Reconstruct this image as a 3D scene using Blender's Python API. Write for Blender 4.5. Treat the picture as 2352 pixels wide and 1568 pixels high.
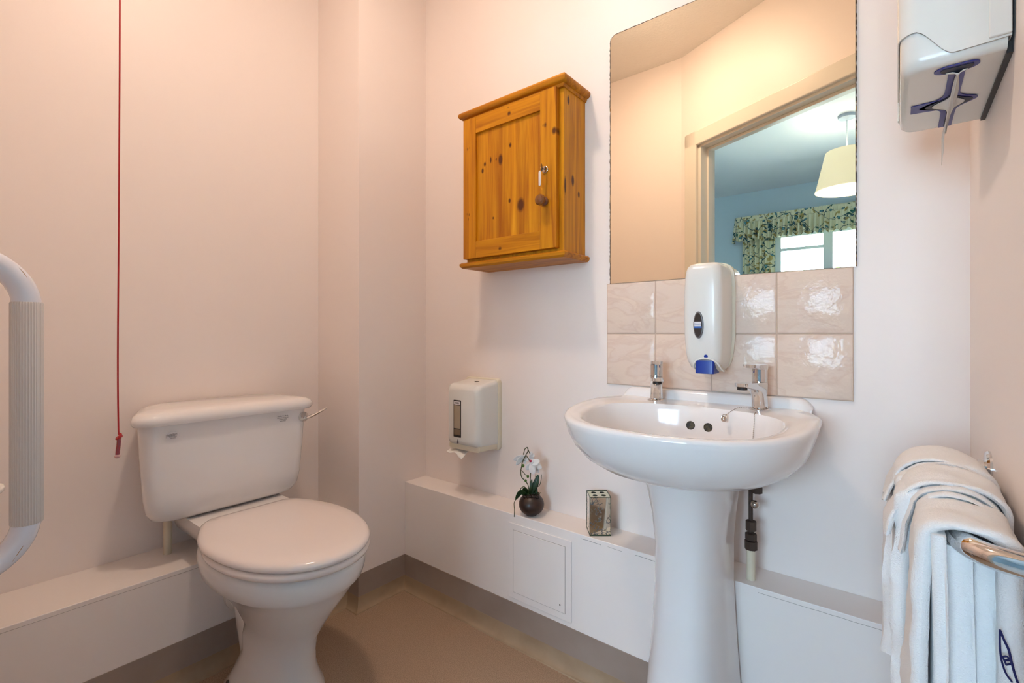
import bpy, bmesh, math, random
from mathutils import Vector, noise
PI = math.pi
random.seed(7)
# ------------------------------------------------------------------ clear
for o in list(bpy.data.objects): bpy.data.objects.remove(o)
SC = bpy.context.scene
COL = SC.collection
# ------------------------------------------------------------------ camera  (world: camera at 0,0,1; wall_back y=1.33; wall_left x=-1.80)
cam_d = bpy.data.cameras.new('camera'); cam = bpy.data.objects.new('camera', cam_d); COL.objects.link(cam)
cam_d.sensor_width = 36.0; cam_d.lens = 36.0*1103/2352
cam_d.shift_y = -18/2352
cam_d.clip_start = 0.02
cam.location = (0, 0, 1.0)
cam.rotation_euler = (PI/2, 0, math.atan2(.625, .7806))
SC.camera = cam
SC.view_settings.view_transform = 'Standard'; SC.view_settings.look = 'None'
SC.view_settings.gamma = 1; SC.view_settings.use_curve_mapping = False
SC.view_settings.exposure = 1.10
# ------------------------------------------------------------------ daylight
W = bpy.data.worlds.new('world'); SC.world = W; W.use_nodes = True
bg = W.node_tree.nodes['Background']
bg.inputs[0].default_value = (0.50, 0.73, 1.0, 1); bg.inputs[1].default_value = 13
DAY = bpy.data.lights.new('daylight', 'AREA'); DAY.shape = 'RECTANGLE'; DAY.size = 1.44; DAY.size_y = 1.33
DAY.cycles.is_portal = True                          # guides the sky light through the window opening
dl = bpy.data.objects.new('daylight', DAY); COL.objects.link(dl)
dl.location = (-0.3, -3.12, 1.415); dl.rotation_euler = (PI/2, 0, 0)
SUN = bpy.data.lights.new('bounce_sun', 'SUN'); SUN.energy = 60.0; SUN.angle = .01; SUN.color = (1.0, .97, .92)  # unseen sun, added so its patch on the floor brightens the bedroom ceiling
so = bpy.data.objects.new('bounce_sun', SUN); COL.objects.link(so); so.location = (0, -8, 8); so.rotation_euler = (math.radians(33), 0, math.radians(14))
LAMP_STRENGTH = 101.0
Z0 = 1.0          # camera height; z in the builders below is given above the floor
ZC = 2.55         # ceiling
# ------------------------------------------------------------------ materials
def lin(c):
    return tuple(((x/255)/12.92 if x/255 <= .04045 else ((x/255+.055)/1.055)**2.4) for x in c)
def mat(name, rgb, rough=.5, metal=0, spec=.5, coat=0, emit=None, bump=None, var=None, srgb=True, trans=0):
    m = bpy.data.materials.new(name); m.use_nodes = True
    nt = m.node_tree; b = nt.nodes['Principled BSDF']
    c = lin(rgb) if srgb else rgb
    b.inputs['Base Color'].default_value = (*c, 1)
    b.inputs['Roughness'].default_value = rough; b.inputs['Metallic'].default_value = metal
    b.inputs['Specular IOR Level'].default_value = spec
    b.inputs['Coat Weight'].default_value = coat; b.inputs['Coat Roughness'].default_value = .05
    if trans: b.inputs['Transmission Weight'].default_value = trans
    if emit: b.inputs['Emission Color'].default_value = (*emit[0], 1); b.inputs['Emission Strength'].default_value = emit[1]
    tc = nt.nodes.new('ShaderNodeTexCoord')
    if bump:                       # (scale, strength, distance, detail)
        n = nt.nodes.new('ShaderNodeTexNoise'); n.inputs['Scale'].default_value = bump[0]; n.inputs['Detail'].default_value = bump[3] if len(bump) > 3 else 3
        nt.links.new(tc.outputs['Object'], n.inputs['Vector'])
        bp = nt.nodes.new('ShaderNodeBump'); bp.inputs['Strength'].default_value = bump[1]; bp.inputs['Distance'].default_value = bump[2]
        nt.links.new(n.outputs[0], bp.inputs['Height']); nt.links.new(bp.outputs[0], b.inputs['Normal'])
    if var:                        # (scale, rgb2, low, high)
        n = nt.nodes.new('ShaderNodeTexNoise'); n.inputs['Scale'].default_value = var[0]; n.inputs['Detail'].default_value = 4
        nt.links.new(tc.outputs['Object'], n.inputs['Vector'])
        r = nt.nodes.new('ShaderNodeValToRGB'); r.color_ramp.elements[0].position = var[2]; r.color_ramp.elements[1].position = var[3]
        r.color_ramp.elements[0].color = (*c, 1); r.color_ramp.elements[1].color = (*(lin(var[1]) if srgb else var[1]), 1)
        nt.links.new(n.outputs[0], r.inputs[0]); nt.links.new(r.outputs[0], b.inputs['Base Color'])
    return m
M = {}
M['wall'] = mat('wall_paint', (249, 236, 228), .42, spec=.35, bump=(55, .12, .002))
M['gloss'] = mat('gloss_paint', (249, 239, 232), .28, bump=(30, .10, .003))
M['ceil'] = mat('artex_ceiling', (249, 243, 235), .7, bump=(90, .6, .006, 5))
M['bedwall'] = mat('bedroom_wall', (216, 236, 247), .6, bump=(60, .1, .002))
M['bedceil'] = mat('bedroom_ceiling', (246, 250, 254), .7)
M['frame'] = mat('door_gloss', (236, 228, 214), .22)
M['skirt'] = mat('vinyl_skirting', (163, 146, 134), .32, bump=(25, .1, .002), var=(6, (152, 134, 122), .35, .7))
M['cove'] = mat('cove_strip', (170, 146, 118), .42, var=(9, (152, 126, 98), .45, .75))
M['floor'] = mat('vinyl_floor', (184, 156, 130), .55, bump=(600, .25, .001), var=(420, (150, 124, 101), .42, .62))
M['carpet'] = mat('carpet', (206, 204, 200), .95, bump=(300, .5, .004))
M['ceramic'] = mat('white_ceramic', (244, 239, 236), .12, coat=.15)
M['seat'] = mat('seat_plastic', (246, 234, 228), .16, coat=.3)
M['plastic'] = mat('white_plastic', (236, 233, 226), .22)
M['cream'] = mat('cream_plastic', (230, 219, 196), .30)
M['pipe'] = mat('pipe_plastic', (226, 212, 186), .35)
M['grip'] = mat('ribbed_grip', (226, 214, 204), .45)
M['railwhite'] = mat('enamel_rail', (236, 234, 240), .18, coat=.5)
M['rust'] = mat('rust_scratch', (176, 132, 84), .8)
M['chrome'] = mat('chrome', (222, 222, 222), .06, metal=1)
M['steel'] = mat('polished_steel', (196, 190, 184), .12, metal=1)
M['dark'] = mat('dark_recess', (34, 28, 24), .5)
M['hole_shade'] = mat('overflow_inside', (84, 74, 48), .5, var=(120, (44, 38, 26), .4, .6))  # mottled brown, painted dark on a flat disc for the shade inside the overflow
M['brown'] = mat('brown_fitting', (64, 46, 34), .6)
M['blue'] = mat('blue_plastic', (14, 52, 150), .28)
M['navy'] = mat('navy_plastic', (46, 48, 134), .35)
M['red'] = mat('red_cord', (178, 18, 24), .5)
M['knob'] = mat('dark_knob', (128, 74, 28), .22, coat=.4)
M['paper'] = mat('tissue', (240, 236, 230), .9)
M['tag'] = mat('key_tag', (226, 214, 206), .4)
M['pot'] = mat('pot_glaze', (62, 40, 30), .38, bump=(60, .3, .002), var=(40, (38, 24, 19), .4, .65))
M['pebble'] = mat('pebbles', (38, 26, 20), .25)
M['stem'] = mat('stem', (66, 70, 28), .5)
M['leaf'] = mat('orchid_leaf', (40, 72, 26), .35, var=(30, (22, 48, 18), .4, .6))
M['bud'] = mat('bud', (78, 112, 36), .5)
M['petal'] = mat('petal', (244, 240, 236), .6, bump=(90, .2, .001))
M['magenta'] = mat('orchid_lip', (190, 24, 74), .5)
M['towel'] = mat('terry', (252, 249, 246), .95, bump=(700, .55, .004, 4))
M['ink'] = mat('laundry_ink', (24, 26, 84), .8)
M['print'] = mat('print_grey', (92, 84, 88), .6)
M['label'] = mat('label_white', (232, 226, 226), .4)
M['labelblue'] = mat('label_blue', (44, 92, 172), .4)
M['greenedge'] = mat('glass_edge', (40, 62, 42), .15)
M['clearwin'] = mat('window_smoke', (120, 106, 90), .12)
M['shade'] = mat('lamp_shade', (250, 238, 214), .8, emit=(lin((250, 234, 184)), .22))
M['shadein'] = mat('lamp_shade_lining', (250, 248, 240), .8, emit=(lin((255, 252, 244)), .8))
M['bulb'] = mat('warm_bulb', (255, 220, 180), .3, emit=((1.0, .81, .66), LAMP_STRENGTH))
M['bulb2'] = mat('shade_bulb', (255, 230, 190), .3, emit=((1.0, .95, .88), 42))
M['upvc'] = mat('upvc', (232, 240, 246), .3)
M['edge'] = mat('mirror_edge', (66, 48, 32), .5, var=(60, (150, 120, 80), .5, .62))
M['mirror'] = mat('mirror_silver', (250, 243, 224), .004, metal=1)
M['grout'] = mat('grout', (206, 180, 160), .8)
M['wire_g'] = mat('earth_wire', (40, 120, 40), .5)
M['wire_y'] = mat('copper_wire', (190, 150, 100), .5)
def glass_mat():
    m = bpy.data.materials.new('window_glass'); m.use_nodes = True; nt = m.node_tree; nt.nodes.clear()
    o = nt.nodes.new('ShaderNodeOutputMaterial'); mx = nt.nodes.new('ShaderNodeMixShader')
    t = nt.nodes.new('ShaderNodeBsdfTransparent'); g = nt.nodes.new('ShaderNodeBsdfGlossy'); g.inputs['Roughness'].default_value = .02
    f = nt.nodes.new('ShaderNodeFresnel'); f.inputs[0].default_value = 1.45
    nt.links.new(f.outputs[0], mx.inputs[0]); nt.links.new(t.outputs[0], mx.inputs[1]); nt.links.new(g.outputs[0], mx.inputs[2]); nt.links.new(mx.outputs[0], o.inputs[0])
    return m
M['glass'] = glass_mat()
def tile_mat():
    m = mat('marbled_tile', (232, 208, 190), .10, spec=.24); nt = m.node_tree; b = nt.nodes['Principled BSDF']
    tc = nt.nodes.new('ShaderNodeTexCoord')
    mp = nt.nodes.new('ShaderNodeMapping'); mp.inputs['Rotation'].default_value = (0, .7, 0); mp.inputs['Scale'].default_value = (1, 1, 2.4)
    n = nt.nodes.new('ShaderNodeTexNoise'); n.inputs['Scale'].default_value = 7; n.inputs['Detail'].default_value = 7; n.inputs['Distortion'].default_value = 1.2
    r = nt.nodes.new('ShaderNodeValToRGB'); e = r.color_ramp.elements
    e[0].position = .44; e[0].color = (*lin((234, 212, 196)), 1); e[1].position = .50; e[1].color = (*lin((228, 202, 184)), 1)
    x = e.new(.54); x.color = (*lin((235, 212, 194)), 1)
    nt.links.new(tc.outputs['Object'], mp.inputs[0]); nt.links.new(mp.outputs[0], n.inputs['Vector']); nt.links.new(n.outputs[0], r.inputs[0]); nt.links.new(r.outputs[0], b.inputs['Base Color'])
    n2 = nt.nodes.new('ShaderNodeTexNoise'); n2.inputs['Scale'].default_value = 38; n2.inputs['Detail'].default_value = 3
    bp = nt.nodes.new('ShaderNodeBump'); bp.inputs['Strength'].default_value = .30; bp.inputs['Distance'].default_value = .006
    nt.links.new(tc.outputs['Object'], n2.inputs['Vector']); nt.links.new(n2.outputs[0], bp.inputs['Height']); nt.links.new(bp.outputs[0], b.inputs['Normal'])
    return m
M['tile'] = tile_mat()
def wood_mat(name, knots=(), horiz=False, side=False, c1=(210, 134, 10), c2=(172, 96, 3), c3=(228, 156, 22)):
    """pine: stretched noise grain, with knots given as (x, y, z, radius) in object coordinates"""
    m = mat(name, c1, .42, spec=.3); nt = m.node_tree; b = nt.nodes['Principled BSDF']; L = nt.links
    tc = nt.nodes.new('ShaderNodeTexCoord'); mp = nt.nodes.new('ShaderNodeMapping')
    mp.inputs['Scale'].default_value = (3.0, 55, 55) if horiz else (55, 55, 3.0)
    n = nt.nodes.new('ShaderNodeTexNoise'); n.inputs['Scale'].default_value = 1; n.inputs['Detail'].default_value = 5; n.inputs['Distortion'].default_value = .6
    L.new(tc.outputs['Object'], mp.inputs[0]); L.new(mp.outputs[0], n.inputs['Vector'])
    r = nt.nodes.new('ShaderNodeValToRGB'); e = r.color_ramp.elements
    e[0].position = .30; e[0].color = (*lin(c2), 1); e[1].position = .72; e[1].color = (*lin(c3), 1)
    x = e.new(.50); x.color = (*lin(c1), 1)
    L.new(n.outputs[0], r.inputs[0])
    col = r.outputs[0]
    mp2 = nt.nodes.new('ShaderNodeMapping'); mp2.inputs['Scale'].default_value = (1.2, 14, 14) if horiz else (14, 14, .3)
    n2 = nt.nodes.new('ShaderNodeTexNoise'); n2.inputs['Scale'].default_value = 1
    L.new(tc.outputs['Object'], mp2.inputs[0]); L.new(mp2.outputs[0], n2.inputs['Vector'])
    r2 = nt.nodes.new('ShaderNodeValToRGB'); r2.color_ramp.elements[0].position = .38; r2.color_ramp.elements[1].position = .62
    r2.color_ramp.elements[0].color = (.78, .74, .6, 1); r2.color_ramp.elements[1].color = (1, 1, 1, 1)
    mx = nt.nodes.new('ShaderNodeMix'); mx.data_type = 'RGBA'; mx.blend_type = 'MULTIPLY'; mx.inputs[0].default_value = .8
    L.new(n2.outputs[0], r2.inputs[0]); L.new(col, mx.inputs[6]); L.new(r2.outputs[0], mx.inputs[7]); col = mx.outputs[2]
    for (kx, ky, kz, kr, el) in knots:
        s = nt.nodes.new('ShaderNodeVectorMath'); s.operation = 'SUBTRACT'; s.inputs[1].default_value = (kx, ky, kz)
        sc = nt.nodes.new('ShaderNodeVectorMath'); sc.operation = 'MULTIPLY'; sc.inputs[1].default_value = ((.3/kr, 1/kr, 1/(kr*el)) if side else (1/kr, .3/kr, 1/(kr*el))) if not horiz else (1/(kr*el), .3/kr, 1/kr)
        ln = nt.nodes.new('ShaderNodeVectorMath'); ln.operation = 'LENGTH'
        k = nt.nodes.new('ShaderNodeMapRange'); k.inputs[1].default_value = .75; k.inputs[2].default_value = 1.35; k.inputs[3].default_value = .94; k.inputs[4].default_value = 0
        L.new(tc.outputs['Object'], s.inputs[0]); L.new(s.outputs[0], sc.inputs[0]); L.new(sc.outputs[0], ln.inputs[0]); L.new(ln.outputs['Value'], k.inputs[0])
        q = nt.nodes.new('ShaderNodeMix'); q.data_type = 'RGBA'; q.inputs[7].default_value = (*lin((82, 36, 8)), 1)
        L.new(k.outputs[0], q.inputs[0]); L.new(col, q.inputs[6]); col = q.outputs[2]
    L.new(col, b.inputs['Base Color'])
    bp = nt.nodes.new('ShaderNodeBump'); bp.inputs['Strength'].default_value = .15; bp.inputs['Distance'].default_value = .001
    L.new(n.outputs[0], bp.inputs['Height']); L.new(bp.outputs[0], b.inputs['Normal'])
    return m
def floral_mat():
    m = mat('floral_fabric', (214, 224, 178), .85); nt = m.node_tree; b = nt.nodes['Principled BSDF']; L = nt.links
    uv = nt.nodes.new('ShaderNodeTexCoord'); V = uv.outputs['UV']
    wob = nt.nodes.new('ShaderNodeTexNoise'); wob.inputs['Scale'].default_value = 9; wob.inputs['Detail'].default_value = 2
    L.new(V, wob.inputs['Vector'])
    add = nt.nodes.new('ShaderNodeMix'); add.data_type = 'VECTOR'; add.inputs[0].default_value = .12
    L.new(V, add.inputs[4]); L.new(wob.outputs['Color'], add.inputs[5]); V2 = add.outputs[1]
    col = None
    def layer(prev, scale, lo, hi, c, kind='F1', off=0):
        mp = nt.nodes.new('ShaderNodeMapping'); mp.inputs['Location'].default_value = (off, off*.7, 0); L.new(V2, mp.inputs[0])
        v = nt.nodes.new('ShaderNodeTexVoronoi'); v.inputs['Scale'].default_value = scale
        if kind == 'EDGE': v.feature = 'DISTANCE_TO_EDGE'
        L.new(mp.outputs[0], v.inputs['Vector'])
        k = nt.nodes.new('ShaderNodeMapRange'); k.inputs[1].default_value = lo; k.inputs[2].default_value = hi; k.inputs[3].default_value = 1; k.inputs[4].default_value = 0
        L.new(v.outputs['Distance'], k.inputs[0])
        q = nt.nodes.new('ShaderNodeMix'); q.data_type = 'RGBA'; q.inputs[7].default_value = (*lin(c), 1)
        if prev is None: q.inputs[6].default_value = (*lin((242, 240, 206)), 1)
        else: L.new(prev, q.inputs[6])
        L.new(k.outputs[0], q.inputs[0]); return q.outputs[2]
    col = layer(col, 17, .28, .34, (196, 176, 112), off=3.1)
    col = layer(col, 16, .25, .30, (40, 84, 112))
    col = layer(col, 16, .17, .23, (108, 168, 176))
    col = layer(col, 20, .18, .22, (54, 112, 92), off=1.7)
    col = layer(col, 5, .008, .02, (44, 92, 100), 'EDGE', off=5.2)
    L.new(col, b.inputs['Base Color'])
    return m
M['floral'] = floral_mat()
def etched_mat():
    m = mat('etched_mirror', (226, 222, 200), .05, metal=1); nt = m.node_tree; b = nt.nodes['Principled BSDF']; L = nt.links
    tc = nt.nodes.new('ShaderNodeTexCoord')
    n = nt.nodes.new('ShaderNodeTexVoronoi'); n.inputs['Scale'].default_value = 105; n.feature = 'DISTANCE_TO_EDGE'
    w = nt.nodes.new('ShaderNodeTexNoise'); w.inputs['Scale'].default_value = 45
    L.new(tc.outputs['Object'], n.inputs['Vector']); L.new(tc.outputs['Object'], w.inputs['Vector'])
    a = nt.nodes.new('ShaderNodeMapRange'); a.inputs[1].default_value = .05; a.inputs[2].default_value = .09; a.inputs[3].default_value = 1; a.inputs[4].default_value = 0
    c = nt.nodes.new('ShaderNodeMapRange'); c.inputs[1].default_value = .47; c.inputs[2].default_value = .55
    L.new(n.outputs['Distance'], a.inputs[0]); L.new(w.outputs[0], c.inputs[0])
    mu = nt.nodes.new('ShaderNodeMath'); mu.operation = 'MULTIPLY'; L.new(a.outputs[0], mu.inputs[0]); L.new(c.outputs[0], mu.inputs[1])
    q = nt.nodes.new('ShaderNodeMix'); q.data_type = 'RGBA'; q.inputs[6].default_value = (*lin((226, 222, 205)), 1); q.inputs[7].default_value = (*lin((120, 122, 126)), 1)
    L.new(mu.outputs[0], q.inputs[0]); L.new(q.outputs[2], b.inputs['Base Color'])
    k = nt.nodes.new('ShaderNodeMapRange'); k.inputs[3].default_value = .05; k.inputs[4].default_value = .5; L.new(mu.outputs[0], k.inputs[0]); L.new(k.outputs[0], b.inputs['Roughness'])
    return m
M['etched'] = etched_mat()
# ------------------------------------------------------------------ object helpers
def thing(name, label, cat, loc, group=None):
    o = bpy.data.objects.new(name, None); COL.objects.link(o); o.empty_display_size = .05
    o.location = loc; o['label'] = label; o['category'] = cat
    if group: o['group'] = group
    return o
def wloc(p):
    v = Vector((0, 0, 0))
    while p is not None: v += Vector(p.location); p = p.parent
    return v
def obj(name, bm, m, parent=None, smooth=35, origin=None, label=None, cat=None, group=None, kind=None, bevel=0, segs=3, subsurf=0):
    """bm holds world coordinates; linked as one mesh object under parent"""
    base = Vector(origin) if origin is not None else wloc(parent)
    bmesh.ops.recalc_face_normals(bm, faces=bm.faces[:])
    bmesh.ops.translate(bm, verts=bm.verts[:], vec=-base)
    me = bpy.data.meshes.new(name); bm.to_mesh(me); bm.free()
    for mm in (m if isinstance(m, (list, tuple)) else [m]): me.materials.append(mm)
    if smooth:
        for p in me.polygons: p.use_smooth = True
        try: me.set_sharp_from_angle(angle=math.radians(smooth))
        except Exception: pass
    o = bpy.data.objects.new(name, me); COL.objects.link(o)
    if parent is not None:
        o.parent = parent; o.location = base - wloc(parent)
    else: o.location = base
    if label: o['label'] = label
    if cat: o['category'] = cat
    if group: o['group'] = group
    if kind: o['kind'] = kind
    if bevel:
        b = o.modifiers.new('bevel', 'BEVEL'); b.width = bevel; b.segments = segs; b.limit_method = 'ANGLE'; b.angle_limit = math.radians(30)
        for p in me.polygons: p.use_smooth = True
        b.harden_normals = True
    if subsurf:
        s = o.modifiers.new('sub', 'SUBSURF'); s.levels = subsurf; s.render_levels = subsurf
    return o
def box(x0, x1, y0, y1, z0, z1, bm=None):
    bm = bm or bmesh.new()
    v = [bm.verts.new(p) for p in ((x0, y0, z0), (x1, y0, z0), (x1, y1, z0), (x0, y1, z0), (x0, y0, z1), (x1, y0, z1), (x1, y1, z1), (x0, y1, z1))]
    for f in ((0, 3, 2, 1), (4, 5, 6, 7), (0, 1, 5, 4), (1, 2, 6, 5), (2, 3, 7, 6), (3, 0, 4, 7)): bm.faces.new([v[i] for i in f])
    return bm
def prism(pts, z0, z1, bm=None):
    bm = bm or bmesh.new()
    a = [bm.verts.new((x, y, z0)) for x, y in pts]; b = [bm.verts.new((x, y, z1)) for x, y in pts]
    bm.faces.new(a[::-1]); bm.faces.new(b); n = len(pts)
    for i in range(n): bm.faces.new((a[i], a[(i+1) % n], b[(i+1) % n], b[i]))
    return bm
def loft(rings, bm=None, caps=(True, True), closed=True):
    """rings: list of equal-length point lists"""
    bm = bm or bmesh.new()
    R = [[bm.verts.new(p) for p in r] for r in rings]; n = len(R[0])
    for a, b in zip(R, R[1:]):
        for i in range(n if closed else n-1):
            try: bm.faces.new((a[i], a[(i+1) % n], b[(i+1) % n], b[i]))
            except ValueError: pass
    if caps[0] and closed: bm.faces.new(R[0][::-1])
    if caps[1] and closed: bm.faces.new(R[-1])
    return bm
def catmull(pts, k=8):
    P = [Vector(p) for p in pts]; P = [P[0]*2-P[1]] + P + [P[-1]*2-P[-2]]; out = []
    for i in range(1, len(P)-2):
        for j in range(k):
            t = j/k; a, b, c, d = P[i-1], P[i], P[i+1], P[i+2]
            out.append(.5*((2*b)+(-a+c)*t+(2*a-5*b+4*c-d)*t*t+(-a+3*b-3*c+d)*t**3))
    out.append(P[-2]); return out
def tube(pts, r, n=12, bm=None, k=8, smooth=True, flat=1.0):
    """r: number or function of 0..1"""
    bm = bm or bmesh.new()
    P = catmull(pts, k) if smooth and len(pts) > 2 else [Vector(p) for p in pts]
    T = [(P[min(i+1, len(P)-1)]-P[max(i-1, 0)]).normalized() for i in range(len(P))]
    u = T[0].cross(Vector((0, 0, 1)));
    if u.length < .1: u = T[0].cross(Vector((1, 0, 0)))
    u.normalize(); rings = []
    for i, p in enumerate(P):
        u = (u-T[i]*u.dot(T[i])).normalized(); w = T[i].cross(u)
        rr = r(i/(len(P)-1)) if callable(r) else r
        rings.append([p+(u*math.cos(2*PI*j/n)+w*math.sin(2*PI*j/n)*flat)*rr for j in range(n)])
    return loft(rings, bm)
def lathe(prof, c, axis=(0, 0, 1), n=40, bm=None, caps=(True, True)):
    """prof: (radius, distance along axis)"""
    a = Vector(axis).normalized(); u = a.cross(Vector((0, 0, 1)))
    if u.length < .1: u = Vector((1, 0, 0))
    u.normalize(); w = a.cross(u); c = Vector(c)
    return loft([[c+a*h+(u*math.cos(2*PI*j/n)+w*math.sin(2*PI*j/n))*max(r, 1e-5) for j in range(n)] for r, h in prof], bm, caps)
def ball(c, r, bm=None, n=12, s=(1, 1, 1)):
    bm = bm or bmesh.new()
    g = bmesh.ops.create_uvsphere(bm, u_segments=n*2, v_segments=n, radius=r)
    for v in g['verts']: v.co = Vector((v.co.x*s[0], v.co.y*s[1], v.co.z*s[2]))+Vector(c)
    return bm
def rrect(x0, x1, y0, y1, r, n=6):
    """rounded rectangle outline (x,y), counter-clockwise"""
    o = []
    for cx, cy, a0 in ((x1-r, y1-r, 0), (x0+r, y1-r, 90), (x0+r, y0+r, 180), (x1-r, y0+r, 270)):
        for i in range(n+1):
            a = math.radians(a0+90*i/n); o.append((cx+r*math.cos(a), cy+r*math.sin(a)))
    return o
def text(s, size, loc, rot, m, parent, name='lettering', ext=.0004, bend=None, align='CENTER', spacing=1):
    c = bpy.data.curves.new(name, 'FONT'); c.body = s; c.size = size; c.extrude = ext; c.align_x = align; c.align_y = 'CENTER'; c.space_character = spacing
    t = bpy.data.objects.new('tmp_text', c); COL.objects.link(t)
    bpy.context.view_layer.update()
    me = bpy.data.meshes.new_from_object(t); bpy.data.objects.remove(t); bpy.data.curves.remove(c)
    me.name = name; me.materials.clear(); me.materials.append(m)
    from mathutils import Euler, Matrix
    R = Euler(rot).to_matrix().to_4x4()
    if bend:
        for v in me.vertices: v.co.y += -bend*v.co.x**2
    me.transform(R); o = bpy.data.objects.new(name, me); COL.objects.link(o)
    o.parent = parent; o.location = Vector(loc)-wloc(parent)
    return o
def structure(name, bm, m, parent=None, **k):
    return obj(name, bm, m, parent, kind='structure', **k)
YB = 1.33; XL = -1.80; XR = .116; XC = -1.523; YC = 1.012; YF = -.054; YL = 1.222; XLE = -1.59
def DL(x, off=0):                                   # diagonal door wall: point at x on its room face, pushed off outwards
    return (x+.435*off, .402+.483*x-.9004*off)
# ------------------------------------------------------------------ room shell
structure('wall_back', box(-1.9, .216, YB, YB+.1, 0, ZC), M['wall'], smooth=0)
structure('wall_left', box(-1.9, XL, YF-.1, YB, 0, ZC), M['wall'], smooth=0)
structure('wall_right', box(XR, XR+.1, .50, YB, 0, ZC), M['wall'], smooth=0)
structure('wall_corner', box(XL, XC, YC, YB, 0, ZC), M['wall'], smooth=0)
structure('wall_front', box(XL, -.944, YF-.1, YF, 0, ZC), M['wall'], smooth=0)
a, b_, c_, d_ = DL(-.944), DL(-.835), DL(-.835, .1), (-.944, YF-.1)
structure('wall_diagonal', prism([a, b_, c_, d_], 0, ZC), M['wall'], smooth=0)
structure('wall_header', prism([DL(-.835), DL(.14), DL(.14, .1), DL(-.835, .1)], 2.03, ZC), M['wall'], smooth=0)
structure('wall_bedroom_side', prism([DL(.14), DL(1.7), DL(1.7, .1), DL(.14, .1)], 0, ZC), M['bedwall'], smooth=0)
structure('floor', prism([(XL, YF), (-.944, YF), DL(-.835), DL(.116), (.116, YB), (XL, YB)], -.05, 0), M['floor'], smooth=0)
structure('ceiling', prism([(XL-.1, YF), (-.944, YF), DL(-.835), DL(.216), (.216, YB+.1), (XL-.1, YB+.1)], ZC, ZC+.1), M['ceil'], smooth=0)
# bedroom beyond the door
structure('floor', prism([(-2.4, -3.1), (1.7, -3.1), DL(1.7), DL(-.835), (-.944, YF), (-2.4, YF)], -.06, -.002), M['carpet'], smooth=0, origin=(0, 0, 0))
structure('ceiling', prism([(-2.4, -3.2), (1.7, -3.2), DL(1.7, .0), DL(-.944, .0), (-2.4, YF-.0)], ZC+.001, ZC+.1), M['bedceil'], smooth=0)
structure('wall_bedroom_left', box(-2.5, -2.4, -3.2, YF, 0, ZC), M['bedwall'], smooth=0)
structure('wall_bedroom_front', box(-2.4, -1.9, YF-.1, YF, 0, ZC), M['bedwall'], smooth=0)
structure('wall_bedroom_right', box(1.7, 1.8, -3.2, 1.3, 0, ZC), M['bedwall'], smooth=0)
WX0, WX1, WZ0, WZ1 = -1.02, .42, .75, 2.08
bm = bmesh.new()
box(-2.4, WX0, -3.2, -3.1, 0, ZC, bm); box(WX1, 1.7, -3.2, -3.1, 0, ZC, bm); box(WX0, WX1, -3.2, -3.1, 0, WZ0, bm); box(WX0, WX1, -3.2, -3.1, WZ1, ZC, bm)
structure('wall_window', bm, M['bedwall'], smooth=0)
bm = bmesh.new(); yw0, yw1 = -3.19, -3.13
for x0, x1, z0, z1 in ((WX0, WX0+.06, WZ0, WZ1), (WX1-.06, WX1, WZ0, WZ1), (WX0, WX1, WZ0, WZ0+.06), (WX0, WX1, WZ1-.06, WZ1), (-.58, -.50, WZ0, WZ1), (-.10, -.02, WZ0, WZ1), (WX0, -.54, 1.875, 1.905)):
    e_ = .006 if z1-z0 < .05 else (.002 if x1-x0 < .1 and z1-z0 > 1 else 0); box(x0, x1, yw0+e_, yw1-e_, z0, z1, bm)
wf = structure('window_1', bm, M['upvc'], smooth=0)
structure('window_pane', box(WX0+.05, WX1-.05, -3.165, -3.160, WZ0+.05, WZ1-.05), M['glass'], wf, smooth=0)
# pane is open to the garden: foliage outside
bm = bmesh.new(); rr = random.Random(3)
for i in range(1500):
    cx, cz = rr.uniform(-4.5, 4), rr.uniform(-.5, 2.3); cy = -7.4+rr.uniform(-.6, .6)+.5*math.sin(cx*2)
    s = rr.uniform(.08, .17); u = Vector((rr.uniform(-1, 1), rr.uniform(-1, 1), rr.uniform(-1, 1))).normalized(); w = u.cross(Vector((.3, .2, 1))).normalized()
    c0 = Vector((cx, cy, cz)); bm.faces.new([bm.verts.new(c0+u*s), bm.verts.new(c0+w*s*.5), bm.verts.new(c0-u*s), bm.verts.new(c0-w*s*.5)])
obj('hedge', bm, mat('hedge_leaf', (112, 142, 74), .6), smooth=0, label='pale green hedge in the garden seen through the bedroom window in the mirror', cat='hedge', kind='stuff', origin=(0, -7.4, 0))
structure('ground', box(-8, 8, -11, -3.2, -.6, -.5), mat('bounce_ground', (206, 208, 204), .9), smooth=0)  # unseen ground, made pale to reflect daylight up into the bedroom
# door frame
bm = bmesh.new()
def dpr(x0, x1, o0, o1, z0, z1, bm): prism([DL(x0, o0), DL(x1, o0), DL(x1, o1), DL(x0, o1)], z0, z1, bm)
door = structure('door_1', (lambda b: (dpr(-.845, -.815, -.004, .10, 0, 2.03, b), dpr(.088, .116, -.004, .10, 0, 2.03, b), dpr(-.845, .116, -.004, .10, 2.0, 2.035, b), b)[-1])(bmesh.new()), M['frame'], bevel=.002)
bm = bmesh.new()
dpr(-.905, -.832, -.022, -.0, 0, 2.09, bm); dpr(-.905, .116, -.022, -.0, 2.012, 2.09, bm)
structure('architrave', bm, M['frame'], door, bevel=.006)
bm = bmesh.new(); dpr(-.818, -.805, .04, .075, 0, 2.0, bm); dpr(-.815, .088, .04, .075, 1.985, 2.0, bm)
structure('door_stop', bm, M['frame'], door, bevel=.002)
# pipe boxing and its shelf tops
LZ, BZ = .33, .413
t1 = structure('trim_1', box(XL, XLE, YF, YC, 0, LZ), M['gloss'], bevel=.002)
bm = bmesh.new(); N = 60
pts_top = []
bm = box(XC, XR, YL, YB, 0, BZ)
t2 = structure('trim_2', bm, M['gloss'], bevel=.002)
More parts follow.
